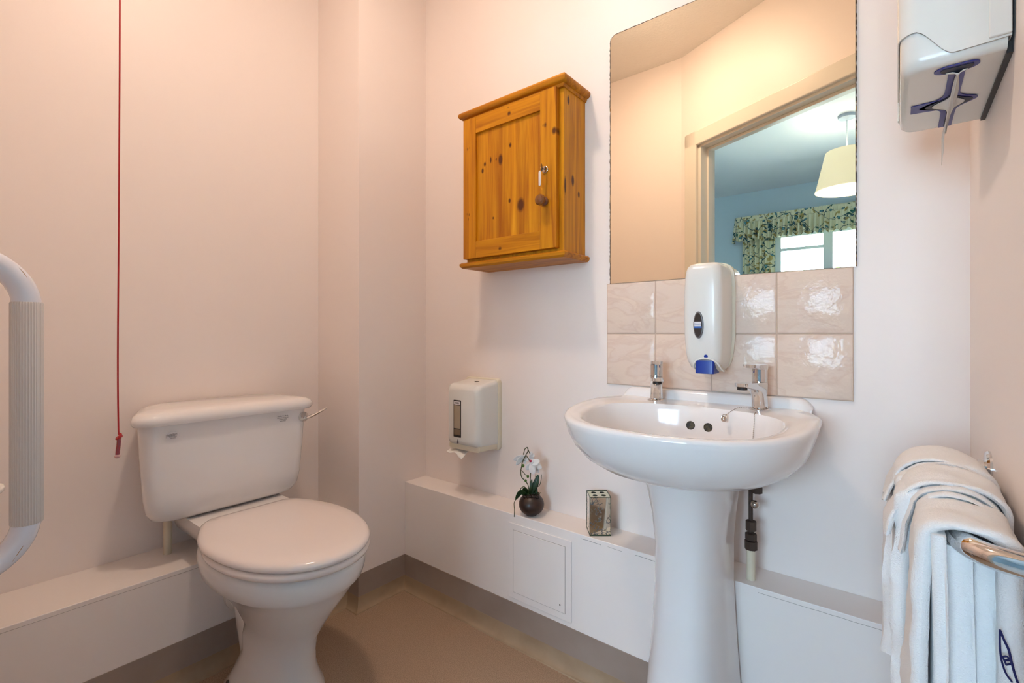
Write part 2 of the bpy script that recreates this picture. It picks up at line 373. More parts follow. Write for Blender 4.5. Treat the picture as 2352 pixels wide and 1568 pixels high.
# hairline crack of peeling paint under the shelf edge
def crack(pts, r, nm, m, parent):
    bm = bmesh.new()
    for i in range(len(pts)-1): tube([pts[i], pts[i+1]], r, 5, bm, smooth=False)
    return structure(nm, bm, m, parent)
rr = random.Random(11)
p = []; x = -.72
while x < -.30:
    p.append((x, YL-.0002, BZ-.012+rr.uniform(-.0009, .0009))); x += rr.uniform(.012, .03)
for a_ in range(0, len(p)-2, 4): crack(p[a_:a_+rr.choice((3, 4))], .0004, 'paint_crack', M['skirt'] if a_ % 8 else M['brown'], t2)
p = [(x_, YL-.0001, BZ-.011+rr.uniform(-.0004, .0004)) for x_ in [-.25+.02*i for i in range(18)]]
crack(p, .0004, 'paint_crack', M['skirt'], t2)
crack([(XLE+.0001, y_, LZ-.012) for y_ in [-.05+.05*i for i in range(21)]], .0004, 'paint_crack', M['skirt'], t1)
# skirting and cove, one run per wall
SK0, SK1 = .047, .127
path = [(XLE, YF), (XLE, YC), (XC, YC), (XC, YL), (XR, YL), (XR, .47)]
names = ['baseboard_left', 'baseboard_corner', 'baseboard_return', 'baseboard_back', 'baseboard_right']
# inward normals (towards the room)
nrm = [(1, 0), (0, -1), (1, 0), (0, -1), (-1, 0)]
def offs(i, d):                                      # mitred corner i pushed d into the room
    x, y = path[i]; ns = []
    if i > 0: ns.append(nrm[i-1])
    if i < len(nrm): ns.append(nrm[i])
    if len(ns) == 1: return (x+ns[0][0]*d, y+ns[0][1]*d)
    return (x+(ns[0][0]+ns[1][0])*d, y+(ns[0][1]+ns[1][1])*d)
for i, nm in enumerate(names):
    def run(prof):
        return loft([[(*offs(i+e, d), z) for d, z in prof] for e in (0, 1)])
    bb = structure(nm, run([(-.002, SK1), (.0025, SK1), (.0030, SK0+.01), (.0045, SK0-.002), (-.002, SK0-.002)]), M['skirt'])
    prof = [(0, SK0), (.0045, SK0)] + [(.0045+.021*(1-math.cos(t)), SK0-.044*math.sin(t)) for t in [PI/2*k/8 for k in range(1, 9)]] + [(.0275, 0.0), (0, 0)]
    structure('cove_strip', run(prof), M['cove'], bb)
# access panel
ap = thing('access_panel', 'white painted square access panel in the pipe boxing below the orchid', 'access panel', (-.871, YL, .14))
def ring(x0, x1, z0, z1, w, y0, y1):
    bm = bmesh.new()
    for q in ((x0, x1, z0, z0+w), (x0, x1, z1-w, z1), (x0, x0+w, z0+w, z1-w), (x1-w, x1, z0+w, z1-w)): box(q[0], q[1], y0, y1, q[2], q[3], bm)
    return bm
obj('panel_frame', box(-.991, -.751, YL-.0035, YL, .142, .385), M['gloss'], ap, bevel=.0018)
obj('shadow_gap', box(-.9702, -.7718, YL-.0037, YL-.003, .1628, .3642), M['skirt'], ap, smooth=0)
obj('panel_door', box(-.9692, -.7728, YL-.0050, YL-.003, .1638, .3632), M['gloss'], ap, bevel=.0012)
obj('screw', lathe([(.0025, 0), (.0022, .001)], (-.79, YL-.0050, .185), (0, -1, 0), 12), M['brown'], ap)
# ------------------------------------------------------------------ ceiling lamps
cl = thing('ceiling_light', 'small round flush ceiling lamp above the middle of the bathroom', 'lamp', (-.93, .50, ZC))
obj('rim', lathe([(.075, 0), (.076, -.018), (.070, -.026), (.066, -.022), (.060, -.018)], (-.93, .54, ZC)), M['plastic'], cl)
obj('diffuser', lathe([(.066, -.022), (.062, -.030), (.050, -.038), (.030, -.043), (.0, -.045)], (-.93, .54, ZC)), M['bulb'], cl)
PX, PY = -.275, -1.50
pl = thing('pendant_lamp', 'cream tapered lampshade hanging on a cord from the bedroom ceiling, seen in the mirror', 'lamp', (PX, PY, ZC))
obj('ceiling_rose', lathe([(.055, 0), (.052, -.02), (.02, -.028), (.006, -.035)], (PX, PY, ZC)), mat('grey_rose', (178, 190, 205), .4), pl)
obj('cord', tube([(PX, PY, ZC-.03), (PX, PY, 2.26)], .004, 8, smooth=False), M['upvc'], pl)
zs0, zs1 = 2.02, 2.295
obj('lamp_shade', lathe([(.195, zs0), (.192, zs0+.012), (.189, zs0+.014), (.130, zs1), (.127, zs1), (.186, zs0+.014), (.192, zs0)], (PX, PY, 0), caps=(False, False)), M['shade'], pl)
obj('shade_lining', lathe([(.190, zs0+.001), (.126, zs1-.002)], (PX, PY, 0), caps=(False, False)), M['shadein'], pl)
obj('shade_ring', lathe([(.03, zs1-.006), (.032, zs1-.003), (.03, zs1)], (PX, PY, 0)), M['upvc'], pl)
bm = bmesh.new()
for k in range(3): tube([(PX, PY, zs1-.003), (PX+.128*math.cos(k*2.094), PY+.128*math.sin(k*2.094), zs1-.003)], .002, 6, bm, smooth=False)
obj('shade_spider', bm, M['upvc'], pl)
obj('bulb', ball((PX, PY, 2.17), .03), M['bulb2'], pl)
# ------------------------------------------------------------------ curtains
def pleated(x0, x1, ztop, zbot, y, amp, wl, nx, nz, seed, frill=0, gather=0, hem=0, flare=0):
    bm = bmesh.new(); uvl = bm.loops.layers.uv.new('UVMap'); rows = []
    for j in range(nz+1):
        v = j/nz; z = ztop+(zbot-ztop)*v; row = []
        for i in range(nx+1):
            u = i/nx; x = x0+(x1-x0)*u
            ph = 2*PI*x/wl+1.3*noise.noise(Vector((x*5, seed, 0)))*2+.5*v*noise.noise(Vector((x*9, seed+3, 0)))
            A = amp*(.5+.8*v)*(.7+.6*noise.noise(Vector((x*8, 7+seed, v))))
            if gather: A *= (.35+.65*min(1, v/gather)) if v < gather else 1
            yy = y+A*math.sin(ph)+flare*v*v
            zz = z+(hem*math.sin(ph*.5+seed)*v if hem else 0)
            if frill and v < .02: zz += frill*math.sin(ph*2.1)
            row.append((bm.verts.new((x, yy, zz)), (x*1.25, z*1.25)))
        rows.append(row)
    for j in range(nz):
        for i in range(nx):
            q = [rows[j][i], rows[j][i+1], rows[j+1][i+1], rows[j+1][i]]
            f = bm.faces.new([t[0] for t in q])
            for l, t in zip(f.loops, q): l[uvl].uv = t[1]
    return bm
vx0, vx1 = -1.39, .80
va = thing('valance', 'floral gathered valance above the bedroom window, seen in the mirror', 'valance', (-.3, -3.0, 2.2))
o = obj('valance_skirt', pleated(vx0+.03, vx1-.03, 2.20, 2.00, -2.965, .034, .046, 520, 14, 1, hem=.012, flare=.03), M['floral'], va, smooth=180); o.modifiers.new('s', 'SOLIDIFY').thickness = .002
o = obj('valance_heading', pleated(vx0+.03, vx1-.03, 2.262, 2.195, -2.970, .006, .030, 420, 5, 2, frill=.005), M['floral'], va, smooth=180); o.modifiers.new('s', 'SOLIDIFY').thickness = .002
bm = bmesh.new(); uvl = bm.loops.layers.uv.new('UVMap'); rows = []
for j in range(9):
    row = []
    for i in range(25):
        u = i/24; v = j/8; yy = -2.975-.115*u
        xx = vx0+.03-.028*math.sin(min(1, u*3)*PI/2)+.008*math.sin(u*26)*(.3+v)-.025*v; row.append((bm.verts.new((xx, yy, 2.262-.265*v+.004*math.sin(u*40))), (u*.2, v*.33)))
    rows.append(row)
for j in range(8):
    for i in range(24):
        q = [rows[j][i], rows[j][i+1], rows[j+1][i+1], rows[j+1][i]]; f = bm.faces.new([t[0] for t in q])
        for l, t in zip(f.loops, q): l[uvl].uv = t[1]
o = obj('valance_return', bm, M['floral'], va, smooth=180); o.modifiers.new('s', 'SOLIDIFY').thickness = .002
obj('valance_board', box(vx0+.05, vx1-.05, -3.1, -2.995, 2.225, 2.24), M['upvc'], va, smooth=0)
for nm, x0, x1, lab, sd in (('curtain', -1.32, -1.00, 'blue and yellow floral curtain hanging beside the bedroom window, reflected left of the lamp', 5), ('curtain', .42, .74, 'floral curtain at the far right side of the bedroom window, hidden by the mirror edge', 9)):
    o = obj(nm, pleated(x0, x1, 2.22, .30, -3.050, .034, .050, 120, 30, sd), M['floral'], smooth=180, origin=(x0+.16, -3.03, .3), label=lab, cat='curtain')
    o.modifiers.new('s', 'SOLIDIFY').thickness = .002
# ------------------------------------------------------------------ mirror and tiles
mx0, mx1, mz0, mz1 = -.678, -.0722, 1.1515, 1.9005
out = []
rr = random.Random(5)
def mir_outline(g, jit=0):
    q = [(mx0-g, mz0), (mx1+g, mz0), (mx1+g, mz1+g)]
    n = 16; arc = [(mx0+.018-(.018+g)*math.sin(a)*1.0, mz1-.018+(.018+g)*math.cos(a)) for a in [PI/2*k/n for k in range(n+1)]]
    q = q+arc; dense = []
    for i in range(len(q)):
        a, b = q[i], q[(i+1) % len(q)]; L = math.dist(a, b); k = max(1, int(L/.006))
        for j in range(k):
            s = j/k; jx, jz = (rr.uniform(-jit, jit), rr.uniform(-jit, jit)) if i > 0 else (0, 0)
            dense.append((a[0]+(b[0]-a[0])*s+jx, a[1]+(b[1]-a[1])*s+jz))
    return dense
def slab_y(outl, y0, y1):
    bm = bmesh.new(); a = [bm.verts.new((x, y0, z)) for x, z in outl]; b = [bm.verts.new((x, y1, z)) for x, z in outl]
    bm.faces.new(a); bm.faces.new(b[::-1])
    for i in range(len(a)): bm.faces.new((a[i], b[i], b[(i+1) % len(a)], a[(i+1) % len(a)]))
    return bm
mi = thing('wall_mirror', 'tall frameless wall mirror with worn dark edges above the basin tiles', 'mirror', ((mx0+mx1)/2, YB, mz0))
obj('mirror_glass', slab_y(mir_outline(0), YB-.0050, YB-.0012), M['mirror'], mi, smooth=0)
obj('worn_backing', slab_y(mir_outline(.0024, .0009), YB-.0046, YB-.0002), M['edge'], mi, smooth=0)
tp = thing('tiled_splashback', 'peach marbled ceramic tile splashback between mirror and basin', 'tiles', (-.38, YB, .847))
bm = bmesh.new(); tx = [-.690, -.5368, -.383, -.2292, -.0754]; tz = [.847, .9995, 1.151]
for i in range(4):
    for j in range(2):
        x0, x1, z0, z1 = tx[i]+.0011, tx[i+1]-.0011, tz[j]+.0011, tz[j+1]-.0011
        R = [(0, 0), (0, .0035), (.0014, .0055), (.004, .0065)]
        rings = []
        for ins, h in R: rings.append([(x, YB-h, z) for x, z in ((x0+ins, z0+ins), (x1-ins, z0+ins), (x1-ins, z1-ins), (x0+ins, z1-ins))])
        loft(rings, bm)
obj('tile_faces', bm, M['tile'], tp, smooth=60)
obj('grout', box(tx[0], tx[-1], YB-.0038, YB, tz[0], tz[-1]), M['grout'], tp, smooth=0)
# ------------------------------------------------------------------ pine cabinet
cx0, cx1, cyf, cz0, cz1 = -1.166, -.768, 1.200, 1.243, 1.735
cb = thing('medicine_cabinet', 'small honey-coloured pine wall cabinet with panelled door and key tag', 'cabinet', ((cx0+cx1)/2, YB, cz0))
ox, oy, oz = (cx0+cx1)/2, YB, cz0
def K(px, py, pz, r, el=1.6): return (px-ox, py-oy, pz-oz, r, el)
kn_side = [K(-.768, 1.255, 1.465, .007, 2.2), K(-.768, 1.29, 1.43, .005, 1.8), K(-.768, 1.23, 1.70, .006, 2), K(-.768, 1.212, 1.44, .004, 6)]
Mside = wood_mat('pine_side', kn_side, side=True, c1=(214, 142, 14), c2=(180, 108, 4), c3=(226, 158, 24))
Mfr = wood_mat('pine_frame', [K(-1.144, cyf, 1.63, .0045), K(-1.134, cyf, 1.632, .004), K(-1.146, cyf, 1.408, .004), K(-1.136, cyf, 1.405, .0045), K(-1.14, cyf, 1.39, .004, 2), K(-.822, cyf, 1.625, .0055), K(-.830, cyf, 1.626, .004), K(-.79, cyf, 1.60, .008, 1.4)])
Mrail = wood_mat('pine_rail', [K(-.962, cyf, 1.700, .007, 1.0), K(-.965, cyf, 1.72, .004), K(-1.0, cyf, 1.275, .006, 1.2)], horiz=True)
Mpan = wood_mat('pine_panel', [K(-1.072, cyf, 1.565, .0045), K(-1.082, cyf, 1.545, .005), K(-1.046, cyf, 1.573, .004, 2.6), K(-1.022, cyf, 1.57, .003), K(-1.004, cyf, 1.565, .008, 2.0), K(-.963, cyf, 1.602, .0045), K(-.966, cyf, 1.425, .0045), K(-.921, cyf, 1.404, .013, 1.5), K(-1.035, cyf, 1.38, .003)], c1=(210, 136, 12), c2=(182, 104, 6), c3=(230, 160, 30))
Mtrim = wood_mat('pine_moulding', [], horiz=True, c1=(200, 126, 12), c2=(154, 86, 5), c3=(222, 150, 26))
obj('carcass', box(cx0, cx1, cyf+.006, YB, cz0, cz1), Mside, cb, bevel=.002)
dz0, dz1 = cz0+.012, cz1-.004; dx0, dx1 = cx0+.001, cx1-.016; dy = cyf-.014
dr = obj('door', box(dx0+.056, dx1-.056, dy+.008, dy+.012, dz0+.05, dz1-.05), Mpan, cb, smooth=0)
for q in (dx0, dx1-.058): obj('door_stile', box(q, q+.058, dy, dy+.02, dz0, dz1), Mfr, dr, bevel=.0015)
for q in (dz0, dz1-.056): obj('door_rail', box(dx0+.058, dx1-.058, dy+.0004, dy+.02, q, q+.056), Mrail, dr, bevel=.0012)
def moulding(prof, x0, x1, nm, m):                     # prof: (outset, z), wraps front and both ends
    bm = loft([[(x0-d, YB, z) for d, z in prof], [(x0-d, cyf-d, z) for d, z in prof], [(x1+d, cyf-d, z) for d, z in prof], [(x1+d, YB, z) for d, z in prof]])
    return obj(nm, bm, m, cb, smooth=40)
arc = [(.006+.013*math.cos(t), cz1+.016+.013*math.sin(t)) for t in [(-PI/2)+PI*k/10 for k in range(11)]]
moulding([(-.02, cz1-.006), (.004, cz1-.006), (.006, cz1+.001)]+arc+[(-.02, cz1+.030)], cx0, cx1, 'cornice', Mtrim)
moulding([(-.02, cz0-.018), (.008, cz0-.018), (.015, cz0-.012), (.016, cz0-.004), (.010, cz0+.001), (-.02, cz0+.001)], cx0, cx1, 'plinth', Mtrim)
obj('bottom_board', box(cx0-.004, cx1+.004, cyf-.004, YB, cz0-.0175, cz0), Mtrim, cb, smooth=0)
kx, kz = -.8235, 1.396
obj('knob', lathe([(.013, 0), (.013, .003), (.008, .007), (.007, .012), (.013, .016), (.0165, .022), (.0165, .028), (.012, .034), (.004, .0365), (0, .037)], (kx, dy, kz), (0, -1, 0), 28), M['knob'], dr)
lx, lz = -.8215, 1.491
obj('lock', lathe([(.0105, 0), (.0105, .002), (.0085, .003), (.0083, .008), (.0, .0085)], (lx, dy, lz), (0, -1, 0), 28), M['steel'], dr)
bm = tube([(lx, dy-.008, lz), (lx, dy-.018, lz+.001)], .0016, 8, smooth=False)
lathe([(.0065, 0), (.0065, .0016)], (lx, dy-.021, lz+.006), (1, .3, 0), 18, bm); lathe([(.0065, 0), (.0065, .0016)], (lx, dy-.021, lz-.004), (1, .3, 0), 18, bm)
kt = obj('key', bm, mat('brass_key', (136, 112, 76), .3, metal=1), dr)
bm = bmesh.new(); tt = rrect(-.0055, .0055, -.045, 0, .0053)
loft([[(lx-.004+x, dy-.024-.3*x, lz-.008+z) for x, z in tt], [(lx-.004+x, dy-.0215-.3*x, lz-.008+z) for x, z in tt]], bm)
obj('key_tag', bm, M['tag'], dr, bevel=.0008)
# ------------------------------------------------------------------ tissue dispenser (left, small)
x0, x1, yf = -1.277, -1.119, 1.213
td = thing('tissue_dispenser', 'small white folded toilet tissue dispenser on the back wall above the shelf', 'dispenser', (-1.197, YB, .58))
bm = bmesh.new()
prof = [(.002, .0), (.0005, .3), (0, .9), (0, 1)]
# cover: rounded-rect cross-sections marching out of the wall
def rz(xa, xb, za, zb, r, y, n=7): return [(x, y, z) for x, z in rrect(xa, xb, za, zb, r, n)]
rings = []
for s in range(0, 11):
    t = s/10; y = 1.316-(1.316-yf)*t
    ins = .0+.012*(1-math.sqrt(max(0, 1-max(0, (t-.82)/.18)**2)))
    top = .832-.014*t-ins; bot = .594+.010*t+ins
    rings.append(rz(x0+ins+.003*(1-t), x1-ins, bot, top, .017, y))
rings.append(rz(x0+.02, x1-.02, .62, .80, .012, yf-.0015))
loft(rings, bm)
obj('cover', bm, M['plastic'], td, smooth=60)
bm = loft([rz(x0-.006, x1+.006, .578, .838, .017, YB), rz(x0-.006, x1+.006, .578, .838, .017, YB-.010), rz(x0-.003, x1+.003, .581, .835, .016, YB-.014)])
obj('backplate', bm, M['cream'], td, smooth=40)
bm = loft([rz(x0+.012, x1-.002, .585, .612, .008, 1.318), rz(x0+.006, x1-.004, .587, .612, .008, yf+.010)])
obj('chute', bm, M['cream'], td, smooth=40)
wn = obj('viewing_window', loft([rz(-1.2375, -1.2005, .632, .764, .003, yf-.0005), rz(-1.2375, -1.2005, .632, .764, .003, yf-.0022)]), M['dark'], td)
obj('paper_stack', box(-1.2350, -1.2035, yf-.003, yf-.0015, .663, .745), mat('paper_in_window', (176, 158, 134), .4), wn, bevel=.0006)
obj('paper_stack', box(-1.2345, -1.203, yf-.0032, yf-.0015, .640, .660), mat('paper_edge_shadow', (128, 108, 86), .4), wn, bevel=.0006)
obj('badge', loft([rz(-1.2345, -1.2045, .7475, .7595, .0025, yf-.002), rz(-1.2345, -1.2045, .7475, .7595, .0025, yf-.0034)]), M['label'], wn)
text('TORK', .0085, (-1.2195, yf-.0036, .7533), (PI/2, 0, 0), M['dark'], wn, 'badge_lettering')
o = obj('lock', lathe([(.009, 0), (.009, .001), (.002, .0013)], (-1.185, 1.278, .8265), (0, 0, 1), 20), M['brown'], td)
bm = bmesh.new(); lathe([(.0045, 0), (.0045, .0008)], (-1.217, yf-.001, .614), (0, -1, 0), 6, bm); box(-1.2185, -1.2155, yf-.002, yf-.001, .618, .624, bm)
obj('arrow_mark', bm, M['print'], td, smooth=0)
bm = bmesh.new(); rows = []
def sheet(f, nu, nv, th=.0006):
    bm = bmesh.new(); R = [[bm.verts.new(f(i/nu, j/nv)) for i in range(nu+1)] for j in range(nv+1)]
    for j in range(nv):
        for i in range(nu): bm.faces.new((R[j][i], R[j][i+1], R[j+1][i+1], R[j+1][i]))
    return bm
def paper(u, v):
    x = x0-.004+.085*u; return (x, yf+.05-.045*v-.01*u, .586-.014*v-.003*math.sin(u*9)*v-(.014*v*(u-.7)/.3 if u > .7 else 0))
o = obj('tissue', sheet(paper, 20, 6), M['paper'], td, smooth=180); o.modifiers.new('s', 'SOLIDIFY').thickness = .0008
# ------------------------------------------------------------------ soap dispenser
sx0, sx1, sy = -.421, -.330, 1.213
sd = thing('soap_dispenser', 'tall white soap dispenser with blue push bar on the tiles', 'dispenser', (-.375, YB, .90))
bm = bmesh.new(); rings = []
SZ = lambda z: 1.0215+(z-1.0215)*1.10
zz = [(.9171, .55, .018), (.925, .80, .010), (.94, .90, .005), (.96, .955, .002), (.99, .985, 0), (1.03, 1.0, -.001), (1.09, 1.0, -.001), (1.13, .985, .001), (1.145, .965, .003), (1.154, .93, .006), (1.160, .86, .011), (1.163, .74, .016)]
zz = [(SZ(a), b, c) for a, b, c in zz]
for z, dd, ins in zz:
    yfz = 1.318-(1.318-sy)*dd; xa, xb = sx0+ins*.9, sx1-ins*.9; r = .020
    q = rrect(xa, xb, yfz, 1.318+.03, r, 6); q = [(x, min(y, 1.318)) for x, y in q]
    rings.append([(x, y, z) for x, y in q])
loft(rings, bm)
cov = obj('cover', bm, M['plastic'], sd, smooth=70)
ins_ = []
for z, ins in ((.925, .012), (.94, .006), (.97, .001), (1.0, -.002), (1.12, -.002), (1.15, .003), (1.160, .009), (1.166, .018), (1.170, .032)):
    z = SZ(z)
    ins_.append([(sx0+ins-.004, YB-.0065, z), (sx1-ins+.006, YB-.0065, z), (sx1-ins+.006, 1.3155, z), (sx0+ins-.004, 1.3155, z)])
obj('backplate', loft(ins_), M['cream'], sd, smooth=60)
wz, wx = 1.0215, -.3815
def oval(cx, cz, a, b, y, n=32): return [(cx+a*math.cos(2*PI*k/n), y, cz+b*math.sin(2*PI*k/n)) for k in range(n)]
obj('window_surround', loft([oval(wx, wz, .0125, .034, sy+.003), oval(wx, wz, .0120, .033, sy-.0025), oval(wx, wz, .0105, .031, sy-.0032)]), mat('smoked_rim', (112, 106, 104), .2), sd)
w = obj('viewing_window', loft([oval(wx, wz, .0098, .029, sy-.001), oval(wx, wz, .0098, .029, sy-.0038)]), mat('smoked_window', (58, 44, 38), .08, coat=1), sd)
obj('label', box(wx-.0090, wx+.0075, sy-.0045, sy-.0036, wz-.0035, wz+.008), M['label'], w, smooth=0, label='white label behind the window')
obj('label_band', box(wx-.0095, wx+.0085, sy-.0047, sy-.0036, wz-.008, wz-.0035), M['labelblue'], w, smooth=0)
text('Kimcare', .0042, (wx-.0007, sy-.0048, wz+.0022), (PI/2, 0, 0), M['labelblue'], w, 'label_lettering', ext=.0002)
# scooped recess rim, push bar and button
bm = bmesh.new(); n = 24
sc = []
for k in range(n+1):
    a = PI*k/n; sc.append((-.3675-.033*math.cos(a), SZ(.917)+.033*math.sin(a)**.8))
def fr(z): # front y of the cover at height z
    for (za, da, ia), (zb, db, ib) in zip(zz, zz[1:]):
        if za <= z <= zb: t = (z-za)/(zb-za); d = da+(db-da)*t; return 1.318-(1.318-sy)*d
    return 1.318-(1.318-sy)*zz[0][1]
bm = tube([(x, fr(z)-.0015, z) for x, z in sc], .0022, 8, smooth=False)
obj('recess_rim', bm, M['plastic'], sd)
obj('recess', loft([[(x, fr(max(z, SZ(.9171)))-.0008, z) for x, z in sc], [(x, fr(max(z, SZ(.9171)))+.02, z) for x, z in sc]]), mat('recess_cream', (204, 194, 176), .4), sd)
pb = rrect(-.391, -.347, 1.219, 1.27, .005)
obj('push_bar', loft([[(x, y, .934) for x, y in pb], [(x, y-.002, .915) for x, y in pb], [(x, y-.003, .9015) for x, y in pb]]), M['blue'], sd, bevel=.001)
obj('button', lathe([(.0045, 0), (.0045, .002), (.001, .003)], (-.366, fr(.9425), .9445), (0, -1, -.4), 18), M['blue'], sd)
# ------------------------------------------------------------------ washbasin
BX = -.388
wb = thing('washbasin', 'white oval pedestal washbasin with two chrome taps under the mirror', 'washbasin', (BX, 1.15, 0))
NB = 180
def outer(th, k=1.0):
    """rim plan: rounded D, flat side on the wall"""
    c, s = math.cos(th), math.sin(th); yc = 1.12
    if s < 0:
        n = 2.25; r = 1/((abs(c)/.268)**n+(abs(s)/.258)**n)**(1/n)
        return BX+r*c, yc+r*s
    n = 3.6; r = 1/((abs(c)/.268)**n+(abs(s)/.212)**n)**(1/n)
    x, y = BX+r*c, yc+r*s
    if y > 1.20: x = BX+(x-BX)*(1-.10*min(1, (y-1.20)/.13))
    return x, min(y, YB-.002)
def bowl(th, notch=0):
    c, s = math.cos(th), math.sin(th); yc = 1.075; b = .180 if s < 0 else .155; n = 2.2 if s < 0 else 2.3
    r = 1/((abs(c)/.215)**n+(abs(s)/b)**n)**(1/n); x, y = BX+r*c, yc+r*s
    d = (x-BX)
    if s > 0: y += .014*notch*math.exp(-(abs(d+.008)/.013)**2)
    return x, y
TH = [2*PI*k/NB for k in range(NB)]
def rimz(y): t = max(0, min(1, (y-.90)/.28)); return .808+.013*t*t*(3-2*t)
rings = []
def under(sx, sy_, z, ext=0):
    return [(BX+(x-BX)*sx, (YB-.002)-((YB-.002)-y)*sy_, z) for x, y in (outer(t) for t in TH)]
rings += [under(.30, .50, .672), under(.46, .66, .675), under(.60, .76, .682), under(.73, .845, .696), under(.84, .91, .716), under(.92, .955, .742)]
for sx, sy_, dz in ((.968, .982, -.040), (.99, .995, -.018), (1.0, 1.0, -.008), (.995, .997, -.002), (.975, .985, 0.0015)):
    rings.append([(BX+(x-BX)*sx, (YB-.002)-((YB-.002)-y)*sy_, rimz(y)+dz) for x, y in (outer(t) for t in TH)])
for k in (.25, .5, .75):
    rings.append([((1-k)*(BX+(a[0]-BX)*.975)+k*b[0], (1-k)*(YB-.002-(YB-.002-a[1])*.985)+k*b[1], rimz((1-k)*a[1]+k*b[1])+.001-.003*k) for a, b in ((outer(t), bowl(t, 1)) for t in TH)])
yc = 1.075
for s, dz in ((1.0, -.004), (.985, -.009), (.968, -.020), (.945, -.040), (.90, -.068), (.80, -.095), (.62, -.115), (.40, -.126), (.15, -.131)):
    rr_ = []
    for t in TH:
        x, y = bowl(t, 1 if s > .99 else (.6 if s > .98 else 0)); cc = .03*(1-s); rr_.append((BX+(x-BX)*s, yc+cc+(y-yc-cc*0)*s, rimz(y)*(s)+(1-s)*.805+dz))
    rings.append(rr_)
bm = loft(rings); bm.normal_update()
from mathutils.bvhtree import BVHTree
bvh = BVHTree.FromBMesh(bm)
holes_at = [bvh.ray_cast(Vector((hx, 1.06, .770)), Vector((0, 1, 0))) for hx in (-.4035, -.3610)]
obj('basin', bm, M['ceramic'], wb, smooth=50)
for hit in holes_at:
    nn = hit[1] if hit[1].y < 0 else -hit[1]
    obj('overflow_hole', lathe([(.0108, -.004), (.0108, .0006), (.0096, .0010), (.0092, .0006), (.0, .0006)], hit[0], tuple(nn), 28, caps=(False, False)), M['hole_shade'], wb, smooth=40)
# raised rear upstand
bm = bmesh.new(); up = []
for x in [BX+.236*math.sin(PI/2*k/14) for k in range(-14, 15)]:
    e = 1-max(0, (abs(x-BX)-.21)/.03)**2; h = .820+.026*max(.1, e)
    up.append([(x, YB-.001, .80), (x, 1.292, .80), (x, 1.294, .822), (x, 1.300, h-.010), (x, 1.303, h-.003), (x, 1.308, h), (x, YB-.001, h)])
obj('upstand', loft(up), M['ceramic'], wb, smooth=60)
obj('waste', lathe([(.028, 0), (.030, .002), (.022, .003), (.018, -.004), (.0, -.004)], (BX, 1.1, .676), (0, 0, 1), 30), M['chrome'], wb)
# pedestal: rounded D sections
pr = []
for z, hw, yf_, r in ((0, .110, .985, .07), (.03, .108, .990, .07), (.12, .096, 1.01, .065), (.30, .083, 1.035, .06), (.42, .077, 1.048, .055), (.52, .077, 1.048, .055), (.59, .083, 1.035, .06), (.645, .090, 1.02, .065), (.683, .098, 1.0, .068)):
    q = []
    for k in range(33):
        a = PI+PI*k/32; n = 2.7
        c, s = math.cos(a), math.sin(a); rad = 1/((abs(c)/hw)**n+(abs(s)/(1.17-yf_))**n)**(1/n); q.append((BX+rad*c, 1.17+rad*s, z))
    q += [(BX+hw, 1.21, z), (BX-hw, 1.21, z)]
    pr.append([(x+.012, y, z) for x, y, z in q])
obj('pedestal', loft(pr), M['ceramic'], wb, smooth=50)
def tap(tx_, ty_, side):
    b = thing('tap', '', '', (tx_, ty_, .8195)); del b['label']; del b['category']
    b.parent = wb; b.location = Vector((tx_, ty_, .8195))-wloc(wb)
    ang = math.radians(24)*side; dx, dyv = math.sin(ang), -math.cos(ang)           # spout direction towards the bowl
    C = lambda f, l, z: (tx_+dx*f+dyv*l*-1*0+(-dyv)*l, ty_+dyv*f+dx*l, .8195+z)
    obj('flange', lathe([(.024, 0), (.024, .003), (.019, .006), (.017, .006)], C(0, 0, 0)), M['chrome'], b)
    rings = []
    for z, f0, f1, hw in ((.004, -.017, .017, .0165), (.02, -.0165, .018, .016), (.035, -.016, .020, .0155), (.045, -.016, .026, .0155), (.050, -.0165, .040, .016), (.054, -.017, .062, .016), (.058, -.017, .076, .016), (.066, -.017, .078, .016)):
        q = []
        for x, y in rrect(f0, f1, -hw, hw, .0148, 8): q.append(C(x, y, z))
        rings.append(q)
    obj('body', loft(rings), M['chrome'], b, smooth=45)
    obj('outlet', lathe([(.011, 0), (.011, -.006), (.009, -.006), (.008, 0)], C(.062, 0, .056)), M['dark'], b)
    obj('cartridge', lathe([(.0155, .066), (.0165, .067), (.0165, .096), (.0155, .097)], C(0, 0, 0)), M['chrome'], b)
    rings = []
    for z, f1 in ((.096, .018), (.099, .030), (.101, .044), (.108, .046)):
        rings.append([C(x, y, z) for x, y in rrect(-.0175, f1, -.0155, .0155, .012, 6)])
    obj('lever', loft(rings), M['chrome'], b, smooth=45)
    return b
tap(-.5085, 1.262, 1); tap(-.2535, 1.258, -1)
# ball chain with plug loop round the right tap
cp = [(-.3175, 1.2085, .806), (-.310, 1.2165, .813), (-.296, 1.232, .8225), (-.280, 1.243, .8225), (-.268, 1.252, .8245), (-.266, 1.268, .8265), (-.250, 1.281, .8275), (-.237, 1.268, .8265), (-.236, 1.250, .8265), (-.244, 1.237, .8235), (-.252, 1.228, .818), (-.256, 1.218, .798), (-.257, 1.210, .775), (-.256, 1.200, .750), (-.262, 1.185, .722), (-.30, 1.14, .694), (-.35, 1.11, .682)]
def inbowl(x, z):
    h = bvh.ray_cast(Vector((x, 1.06, z)), Vector((0, 1, 0))); return (x, (h[0].y if h[0] else 1.2)-.0022, z)
cp = cp[:11]+[(-.2525, inbowl(-.2525, .800)[1]+.004, .8175)]+[inbowl(-.2525-.02*(.81-z_), z_) for z_ in (.805, .79, .77, .75, .735)]+[(-.275, 1.17, .712), (-.32, 1.13, .694), (-.36, 1.11, .684)]
P = catmull(cp, 14); bm = bmesh.new(); acc = 0; last = P[0]
pts = [P[0]]
